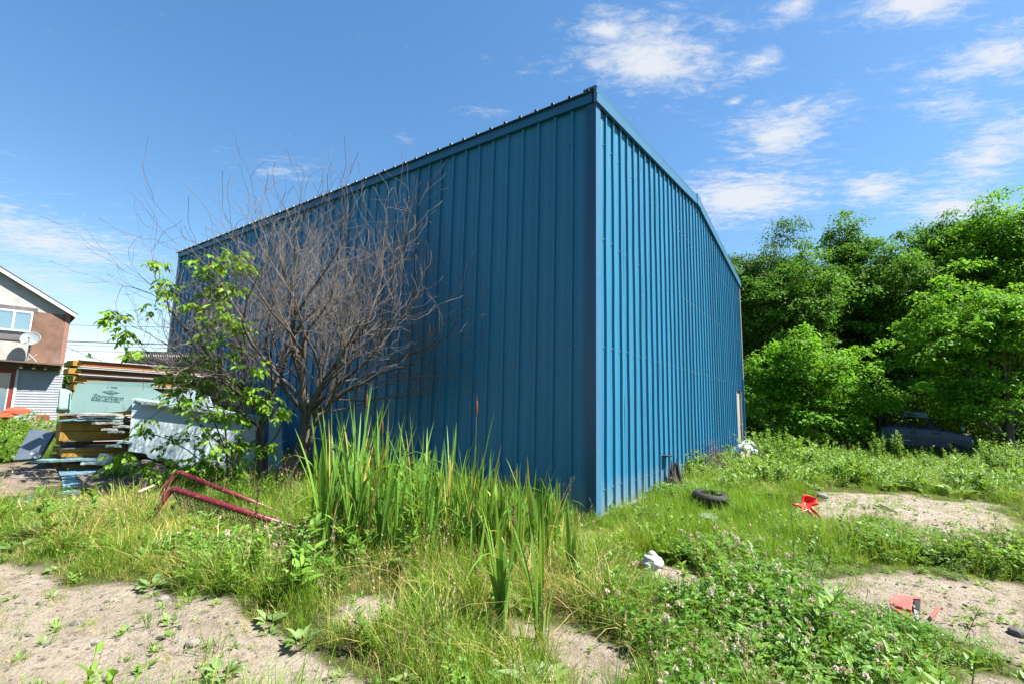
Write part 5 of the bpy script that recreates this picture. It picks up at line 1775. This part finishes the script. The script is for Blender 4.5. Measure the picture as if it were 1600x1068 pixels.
# ------------------------------------------------------------------ trees
def crown(c, rx, ry, rz, nb, nl, L, W, mat_hue, rng, bough=.66, flat=.45, droop=.25, shell=2.2, lump=.42):
    """leaf clumps spread through a lumpy ellipsoid -> V, F, hue, clump centres"""
    W_ = rng.normal(size=(6, 3)) * 2.4; ph = rng.uniform(0, 6.28, 6)
    d = unit(rng.normal(size=(nb, 3)))
    lm = 1 + lump * np.sin(d @ W_.T + ph).mean(1) * 2.0
    r = rng.uniform(0, 1, nb) ** (1 / shell) * lm * np.where(rng.uniform(0, 1, nb) < .10, rng.uniform(1.0, 1.25, nb), 1)
    ctr = np.array(c) + d * r[:, None] * [rx, ry, rz]
    R = bough * rng.uniform(.55, 1.25, nb)
    k = rng.poisson(nl, nb).clip(5)
    id_ = np.repeat(np.arange(nb), k)
    n = len(id_)
    off = unit(rng.normal(size=(n, 3))) * (rng.uniform(0, 1, n) ** .5)[:, None] * [1, 1, flat]
    rad = np.hypot(off[:, 0], off[:, 1])
    P = ctr[id_] + off * R[id_][:, None]
    P[:, 2] -= droop * R[id_] * rad ** 2
    out = unit(P - np.array(c))
    A = unit(off * [1, 1, .3] + rng.normal(size=(n, 3)) * .55 + np.array([0, 0, -.35]))
    N = unit(np.array([0, 0, 1.0]) + out * .45 + rng.normal(size=(n, 3)) * .45)
    ch = rng.uniform(0, 1, nb)
    hue = np.clip(.62 * ch[id_] + .38 * rng.uniform(0, 1, n), 0, 1)
    s = rng.uniform(.5, 1.35, n)
    V, F, kk = leaves(P, A, N, L * s, W * s, .10)
    return V, F, np.repeat(hue, kk), ctr


def tree(name, px, Y, top, base_r, crowns, mat, bark, label, cat, group, seed, L=.12, W=.075, limbs=40, trunk_h=None, **kw):
    rng = np.random.RandomState(seed)
    x = AY(px, 600, Y)[0]
    g_ = np.array([x, Y, float(gh(x, Y)) - .05])
    root = thing(name, g_, label, cat, group)
    Vs, Fs, Hs, cts, b = [], [], [], [], 0
    for (dx, dy, z_, rx, ry, rz, nb, nl) in crowns:
        V, F, H, ct = crown(g_ + [dx, dy, z_], rx, ry, rz, nb, nl, L, W, None, rng, **kw)
        keep = None
        if V[:, 2].min() < .05:
            V[:, 2] = np.maximum(V[:, 2], .05 + .0 * V[:, 2])
        Vs.append(V); Fs.append(F + b); Hs.append(H); cts.append(ct); b += len(V)
    link_np('crown', np.concatenate(Vs), np.concatenate(Fs), mat, root, attrs={'hue': np.concatenate(Hs)})
    ct = np.concatenate(cts)
    th = trunk_h or top * .8
    tp = np.array([g_ + [.12 * math.sin(s * 3 + seed), .12 * math.cos(s * 2.3 + seed) - .12, th * s] for s in np.linspace(0, 1, 8)])
    polys = [(tp, base_r * (1 - .88 * np.linspace(0, 1, 8)))]
    for c in ct[rng.choice(len(ct), min(limbs, len(ct)), False)]:
        hz = np.clip((c[2] - g_[2]) * .62, .25, th * .95)
        s_ = hz / th
        p0 = tp[min(int(s_ * 7), 7)]
        mid = p0 * .45 + c * .55 + [0, 0, -.15]
        q_ = np.linspace(0, 1, 6)[:, None]
        pts_ = (1 - q_) ** 2 * p0 + 2 * q_ * (1 - q_) * mid + q_ ** 2 * c
        polys.append((pts_, base_r * .36 * (1 - .80 * q_[:, 0])))
    V, F = tubes(polys, 6)
    link_np('trunk', V, F, bark, root, smooth=True)
    return root


GT = 'trees along the back of the yard'
#     dx dy z rx ry rz boughs leaves
CE = dict(droop=.6, bough=.66)
tree('cedar_tree', 1182, 24.5, 11, .22, [(0, 0, 7.3, 3.4, 2.6, 4.0, 460, 120), (0, 0, 3.2, 3.1, 2.4, 3.0, 150, 110)], 'tree_cedar', 'bark_dark', 'dark bushy tree rising just right of the building roof', 'tree', GT, 1, .15, .060, **CE)
tree('cedar_tree', 1285, 26.0, 10, .22, [(0, 0, 6.8, 3.2, 2.3, 3.9, 380, 115), (0, 0, 3.0, 3.0, 2.2, 3.0, 130, 110)], 'tree_cedar', 'bark_dark', 'dark tree between the roof-side tree and the pointed one', 'tree', GT, 2, .15, .060, **CE)
tree('broadleaf_tree', 1340, 25.0, 12, .2, [(0, 0, 10.4, 1.15, 1.1, 1.9, 75, 110), (0, 0, 7.4, 2.9, 2.2, 2.7, 260, 115), (0, 0, 3.4, 2.9, 2.2, 3.2, 130, 110)], 'tree_mid', 'bark_dark', 'tree with the narrow pointed top in the middle of the row', 'tree', GT, 3, .15, .09)
tree('cedar_tree', 1435, 26.0, 11, .24, [(0, 0, 7.7, 3.3, 2.4, 3.6, 380, 120), (0, 0, 3.2, 3.3, 2.2, 3.2, 150, 110)], 'tree_cedar', 'bark_dark', 'dark feathery tree right of the pointed one', 'tree', GT, 4, .15, .060, droop=.65, bough=.66)
tree('broadleaf_tree', 1520, 24.0, 12.5, .24, [(-.6, 0, 9.8, 2.5, 2.2, 2.5, 220, 115), (1.3, 0, 8.7, 2.9, 2.1, 3.2, 260, 115), (0, 0, 3.6, 3.0, 2.4, 3.2, 130, 110)], 'tree_mid', 'bark_dark', 'tall full tree behind the light maple at the right', 'tree', GT, 5, .155, .09)
tree('broadleaf_tree', 1610, 21.5, 12, .22, [(0, 0, 9.0, 2.9, 2.4, 3.3, 320, 115), (0, 0, 3.6, 2.8, 2.2, 3.0, 120, 110)], 'tree_light', 'bark_dark', 'tall bright green tree cut by the right edge', 'tree', GT, 6, .15, .09)
tree('broadleaf_tree', 1245, 23.0, 10, .2, [(0, 0, 6.6, 2.6, 2.0, 3.0, 230, 115), (0, 0, 3.0, 2.6, 2.0, 2.6, 110, 110)], 'tree_mid', 'bark_dark', 'full green tree rising behind the low maple', 'tree', GT, 11, .15, .085)
tree('broadleaf_tree', 1390, 23.5, 10, .2, [(0, 0, 7.4, 2.4, 2.0, 3.0, 220, 115), (0, 0, 3.0, 2.6, 2.0, 2.6, 110, 110)], 'tree_mid', 'bark_dark', 'full green tree above the wrecked car', 'tree', GT, 12, .15, .085)
tree('maple_tree', 1560, 17.2, 7, .16, [(-.2, 0, 5.1, 2.3, 2.0, 1.8, 150, 120), (.6, .2, 3.0, 2.5, 2.0, 2.0, 120, 105), (-1.9, .2, 4.2, 1.2, 1.1, 1.2, 40, 110), (-1.3, 0, 2.4, 1.6, 1.2, 1.0, 40, 100)], 'tree_light', 'bark', 'light green maple leaning over the wrecked car', 'tree', GT, 7, .135, .085, flat=.26, droop=.5, lump=.5, bough=.62)
tree('maple_tree', 1262, 18.8, 5.2, .10, [(-.8, -.2, 3.5, 1.5, 1.4, 1.25, 62, 125), (.9, 0, 2.8, 1.7, 1.5, 1.3, 66, 120), (-.2, 0, 1.6, 2.3, 1.6, 1.4, 70, 110), (2.5, .0, 2.05, 1.1, .9, .6, 20, 110), (-1.6, 0, 2.4, 1.0, 1.0, 1.2, 26, 110)], 'tree_light', 'bark', 'low light green maple between the building and the wrecked car', 'tree', GT, 8, .135, .085, flat=.26, droop=.5, lump=.55, bough=.62)
# second row and undergrowth closing the view
for k, (px, Y, top, lab) in enumerate(((1180, 31, 9.5, 'rear tree seen through gaps at the left of the row'), (1265, 32, 9.5, 'rear tree behind the dip of the row'), (1400, 32, 11, 'rear tree behind the feathery tree'), (1490, 31, 11, 'rear tree behind the tall full tree'), (1590, 30, 11, 'rear tree at the right end of the row'))):
    tree('rear_tree', px, Y, top, .24, [(0, 0, top * .62, 3.1, 2.4, top * .33, 170, 80), (0, 0, top * .25, 3.3, 2.4, top * .26, 90, 80)], 'tree_cedar', 'bark_dark', lab, 'tree', 'second row of trees', 40 + k, .20, .11, limbs=14, bough=.95)
for k, (px, Y, h, lab) in enumerate(((1185, 21.5, 2.6, 'dark bush low beside the building end'), (1345, 20.5, 2.6, 'dark bush behind the left end of the wrecked car'), (1420, 20.0, 3.0, 'dark bush right behind the wrecked car'), (1490, 20.0, 3.2, 'dark bush behind the bonnet of the wrecked car'), (1600, 19.6, 2.8, 'dark bush at the right edge under the maple'), (1270, 22, 3.0, 'dark bush behind the low maple'))):
    tree('bush', px, Y, h, .05, [(0, 0, h * .5, 1.9, 1.3, h * .52, 95, 85)], 'tree_mid', 'bark_dark', lab, 'bush', 'undergrowth below the trees', 60 + k, .12, .07, limbs=10, bough=.55)


def weed_bush(px, py, h, r, n, label, seed, mat='weed_leaf', name='tall_weed'):
    rng = np.random.RandomState(seed)
    g_ = G(px, py); g_[2] = float(gh(g_[0], g_[1])) - .02
    root = thing(name, g_, label, 'weed', 'tall weeds by the trees')
    polys = []; P = Plant()
    for i in range(n):
        a = rng.uniform(0, 6.28); q = math.sqrt(rng.uniform(0, 1))
        b0 = g_ + [math.cos(a) * q * r * .5, math.sin(a) * q * r * .5, 0]
        tp_ = g_ + [math.cos(a) * q * r, math.sin(a) * q * r, h * rng.uniform(.7, 1.05) * (1 - .35 * q * q)]
        pts_ = np.array([b0, b0 * .5 + tp_ * .5 + [0, 0, .05], tp_])
        polys.append((pts_, [.008, .006, .003]))
        m = int(46 * h)
        s_ = rng.uniform(.15, 1, m)
        Pp = b0 * (1 - s_[:, None]) + tp_ * s_[:, None]
        az = np.arange(m) * 2.4
        A = np.stack([np.cos(az), np.sin(az), .2 + .6 * s_], 1)
        V, F, kk = leaves(Pp, A, np.tile([[0, 0, 1.]], (m, 1)) + rng.normal(size=(m, 3)) * .2, .13 * (1.15 - .6 * s_), .032 * (1.15 - .4 * s_), .08, True)
        P.add(V, F, np.repeat(rng.uniform(0, 1, m), kk), mat)
    V, F = tubes(polys, 4)
    link_np('stems', V, F, 'stalk_green', root)
    o = bpy.data.objects.new('leaves', P.mesh('leaves', shift=g_)); link(o, root)


for k, (px, py, h, r, n, lab) in enumerate(((1203, 726, 1.15, .65, 34, 'bushy tall weed at the far end of the gable wall'), (1232, 722, 1.05, .45, 16, 'tall weed right of the bushy one by the wall end'), (1370, 722, 1.15, .3, 9, 'weed growing up over the rear of the wrecked car'), (1407, 721, 1.35, .25, 7, 'weed standing before the side of the wrecked car'),
                                            (1440, 727, .55, .5, 14, 'leafy weed covering the wheel of the wrecked car'), (1483, 735, .6, .5, 14, 'leafy weed before the bonnet of the wrecked car'), (1570, 745, 1.1, .65, 26, 'tall weed at the right before the scrap'), (1510, 748, .6, .5, 14, 'leafy weed right of the sandy patch'), (1345, 730, .75, .5, 16, 'leafy weed left of the wrecked car'),
                                            (1075, 747, .85, .35, 9, 'weed growing against the gable wall by the wire'), (45, 668, .8, .8, 26, 'yellow-green bush before the house wall'), (12, 700, .7, .8, 22, 'weed clump at the left edge'), (175, 742, .45, .45, 16, 'green leafy weed before the low stack'), (950, 800, .22, .18, 6, 'grey-green weed at the foot of the corner trim'), (1588, 760, .5, .6, 18, 'weed at the right edge near the soil'), (1295, 735, .6, .6, 18, 'leafy weed before the low maple'))):
    weed_bush(px, py, h, r, n, lab, 400 + k)

# distant treetops behind the house and the stack
for k, (px, lab) in enumerate(((105, 'small distant treetop left above the stack'), (138, 'small distant treetop right above the stack'), (-2, 'distant treetop over the roof of the house'))):
    if k < 2:
        tree('distant_tree', px, 55, 5.5, .2, [(0, 0, 3.4, 2.2, 2.0, 2.6, 50, 50)], 'tree_mid', 'bark_dark', lab, 'tree', 'distant trees', 90 + k, .25, .16, limbs=8)


# ------------------------------------------------------------------ dead tree
def dead_tree():
    rng = np.random.RandomState(17)
    base = np.array([-3.62, 7.75, 0.]); base[2] = float(gh(base[0], base[1])) - .05
    root = thing('dead_tree', base, 'leafless many-branched tree with twisted trunk before the blue wall', 'tree')
    thick, thin = [], []
    wall_n = -dR

    def keep_off(p):
        d = (p - C0) @ dR
        if d > -.12:
            p = p + wall_n * (d + .12)
        return p

    def grow(p, d, L, r, depth, up):
        n = 6 if depth < 2 else 5
        pts = [p]; q = p.copy(); dd_ = d.copy()
        for i in range(n):
            dd_ = unit(dd_ + rng.normal(size=3) * (.16 if depth < 3 else .20) + np.array([0, 0, up]))
            q = keep_off(q + dd_ * L / n)
            if q[2] < .35:
                q[2] = .35; dd_[2] = abs(dd_[2])
            pts.append(q.copy())
        pts = np.array(pts)
        k = np.linspace(0, 1, n + 1)
        end = .55 if depth < 3 else .35
        (thick if r > .012 else thin).append((pts, np.maximum(r * (1 - (1 - end) * k), .0024)))
        if depth >= 5 or L < .16:
            return
        nc = (4, 5, 4, 4, 2)[depth] if depth < 5 else 0
        for c in range(nc):
            s_ = rng.uniform(.25, 1.0) if c else 1.0
            i = min(int(s_ * n), n)
            ax_ = unit(pts[min(i, n)] - pts[max(i - 1, 0)])
            side = unit(np.cross(ax_, rng.normal(size=3)))
            ang = rng.uniform(.35, .95) if c else rng.uniform(.05, .35)
            nd = unit(ax_ * math.cos(ang) + side * math.sin(ang))
            grow(pts[i], nd, L * rng.uniform(.5, .82), r * (1 - (1 - end) * s_) * (rng.uniform(.42, .66) if c else .85), depth + 1, up * .9 + .01)

    def path(ws, r0, r1):
        ws = [np.array(w, float) for w in ws]
        thick.append((np.array(ws), np.linspace(r0, r1, len(ws))))
        return ws[-1]
    b = base
    f1 = path([b, b + [.06, -.02, .35], b + [.24, -.05, .62], b + [.33, -.1, .95], b + [.34, -.12, 1.25]], .125, .062)
    f2 = path([b + [-.25, .05, 0], b + [-.45, .1, .5], b + [-.50, .1, .95], b + [-.42, .05, 1.3]], .09, .045)
    mains = [(f1, (-.28, -.05, 1.0), 1.75, .055), (f1, (.12, -.15, 1.0), 1.85, .060), (f1, (.50, -.2, .9), 1.75, .050), (f1, (.9, -.40, .50), 2.1, .040), (f1, (.75, -.25, .75), 2.0, .038), (f1, (-.55, -.5, .8), 1.5, .040), (f1 - [0, 0, .2], (.95, -.5, .16), 1.9, .028), (f1, (.3, -.7, .8), 1.4, .034),
             (f2, (-.45, 0, .95), 1.5, .045), (f2, (-.85, -.1, .6), 1.4, .036), (f2, (-.1, .1, 1.0), 1.6, .042), (f2, (-.95, -.3, .28), 1.5, .030), (f2, (-.6, -.6, .6), 1.4, .032), (f2 - [0, 0, .3], (-.6, -.75, .2), 1.0, .02), (b + [.15, .1, .1], (.05, -.05, 1), 2.3, .035), (b + [.3, .0, .35], (.35, -.1, 1), 2.0, .03), (b + [-.3, .1, .3], (-.2, -.1, 1), 2.1, .032)]
    for p, d, L, r in mains:
        grow(p.copy(), unit(np.array(d, float)), L * (1.05 if d[2] > .75 else .85), r, 1, .085)
    V, F = tubes(thick, 7)
    link_np('trunk', V, F, 'bark', root, smooth=True)
    V, F = tubes(thin, 4)
    link_np('twigs', V, F, 'twig', root, smooth=True)
    return len(thick), len(thin)


print('dead tree', dead_tree())


# ------------------------------------------------------------------ young maple with drooping leaflets in front of the stack
def young_maple():
    rng = np.random.RandomState(9)
    b = G(365, 775); b[2] = float(gh(b[0], b[1])) - .03
    root = thing('young_maple', b, 'slender young maple with drooping bright leaves before the dead tree', 'tree')
    Yb_ = b[1]
    stems = [[(365, 775), (352, 700), (345, 610), (335, 500), (328, 420), (322, 402)], [(365, 775), (372, 690), (395, 620), (385, 540), (372, 455), (362, 410)], [(362, 775), (330, 700), (290, 620), (240, 560), (200, 520), (178, 492)],
             [(362, 775), (320, 720), (270, 690), (225, 672), (205, 668)], [(352, 700), (310, 600), (275, 520), (255, 450), (245, 415)], [(365, 775), (400, 720), (425, 650), (430, 610)], [(345, 610), (380, 570), (420, 545)], [(335, 520), (300, 470), (262, 455), (250, 452)],
             [(365, 775), (330, 745), (280, 735), (235, 738)], [(352, 700), (300, 650), (270, 615), (250, 590)]]
    # how the leaves crowd: pixel centre, radius px, number of compound leaves
    polys = []; ends = []
    for k, s in enumerate(stems):
        Ys = Yb_ + rng.uniform(-.15, .15) + np.linspace(0, rng.uniform(-.5, .3), len(s))
        p = np.array([AY(x, y, Y_) for (x, y), Y_ in zip(s, Ys)])
        t_ = np.linspace(0, len(p) - 1, 14)
        pp_ = np.stack([np.interp(t_, np.arange(len(p)), p[:, i]) for i in range(3)], 1) + rng.normal(size=(14, 3)) * .012
        polys.append((pp_, np.linspace(.018 if k < 2 else .012, .003, 14)))
        ends.append(pp_)
    clumps = [(180, 492, 16, 16), (196, 518, 14, 12), (215, 548, 14, 8), (247, 412, 12, 9), (262, 455, 14, 10), (258, 440, 10, 7), (242, 478, 10, 5), (330, 415, 22, 22), (365, 405, 22, 22), (385, 418, 12, 8), (335, 450, 20, 22), (365, 450, 16, 14), (345, 490, 22, 18), (372, 510, 18, 12), (330, 520, 16, 10), (395, 575, 14, 8), (300, 470, 12, 6), (360, 545, 18, 10),
              (320, 560, 22, 14), (280, 575, 18, 12), (300, 600, 26, 26), (262, 590, 16, 12), (340, 600, 24, 22), (385, 610, 20, 16), (280, 622, 20, 14), (320, 640, 24, 14), (365, 650, 24, 20), (410, 625, 18, 14), (430, 640, 14, 9), (225, 668, 12, 4), (262, 690, 16, 4), (300, 680, 24, 7), (340, 690, 26, 16), (380, 695, 22, 18), (330, 722, 30, 30), (290, 735, 26, 20), (375, 730, 24, 18), (245, 735, 22, 14), (215, 726, 16, 8), (190, 712, 14, 8), (180, 728, 16, 10), (410, 700, 16, 10), (235, 652, 8, 3)]
    allp = np.concatenate(ends)
    P, A, N, L, W = [], [], [], [], []
    for px, py, r, n in clumps:
        c = AY(px, py, Yb_ + rng.uniform(-.5, .15))
        near = allp[np.argmin(((allp - c) ** 2).sum(1))]
        mid_ = near * .5 + c * .5 + [0, 0, .06]
        polys.append((np.array([near, mid_, c]), [.005, .004, .003]))
        rr = r / 737 * Yb_
        for i in range(int(n * 1.35)):
            o_ = c + unit(rng.normal(size=3)) * rr * rng.uniform(.2, 1.1) * [1, 1, .8]
            d = unit((o_ - c) * [1, 1, .2] + rng.normal(size=3) * .3 * [1, 1, .4] * rr + [0, 0, -.02])
            end = o_ + d * .11 - Z * .05
            polys.append((np.array([c, o_ + [0, 0, .015], end]), [.002, .0016, .001]))
            side = unit(np.cross(d, Z))
            for q, (s_, lat) in enumerate(((1.0, 0), (.62, 1), (.62, -1), (.22, 1), (.22, -1))):
                if rng.uniform() < .12:
                    continue
                P.append(o_ * (1 - s_) + end * s_)
                A.append(unit(d * (1 if lat == 0 else .5) + side * lat * .75 + np.array([0, 0, -.55 + rng.normal() * .2])))
                N.append(Z + rng.normal(size=3) * .35)
                L.append(rng.uniform(.080, .130)); W.append(rng.uniform(.038, .062))
    V, F, kk = leaves(np.array(P), np.array(A), np.array(N), np.array(L), np.array(W), .10, True)
    hue = np.repeat(np.clip(rng.beta(2, 1.6, len(P)), 0, 1), kk)
    link_np('leaves', V, F, 'maple_leaf', root, attrs={'hue': hue})
    V, F = tubes(polys, 4)
    link_np('stems', V, F, 'bark', root, smooth=True)


young_maple()
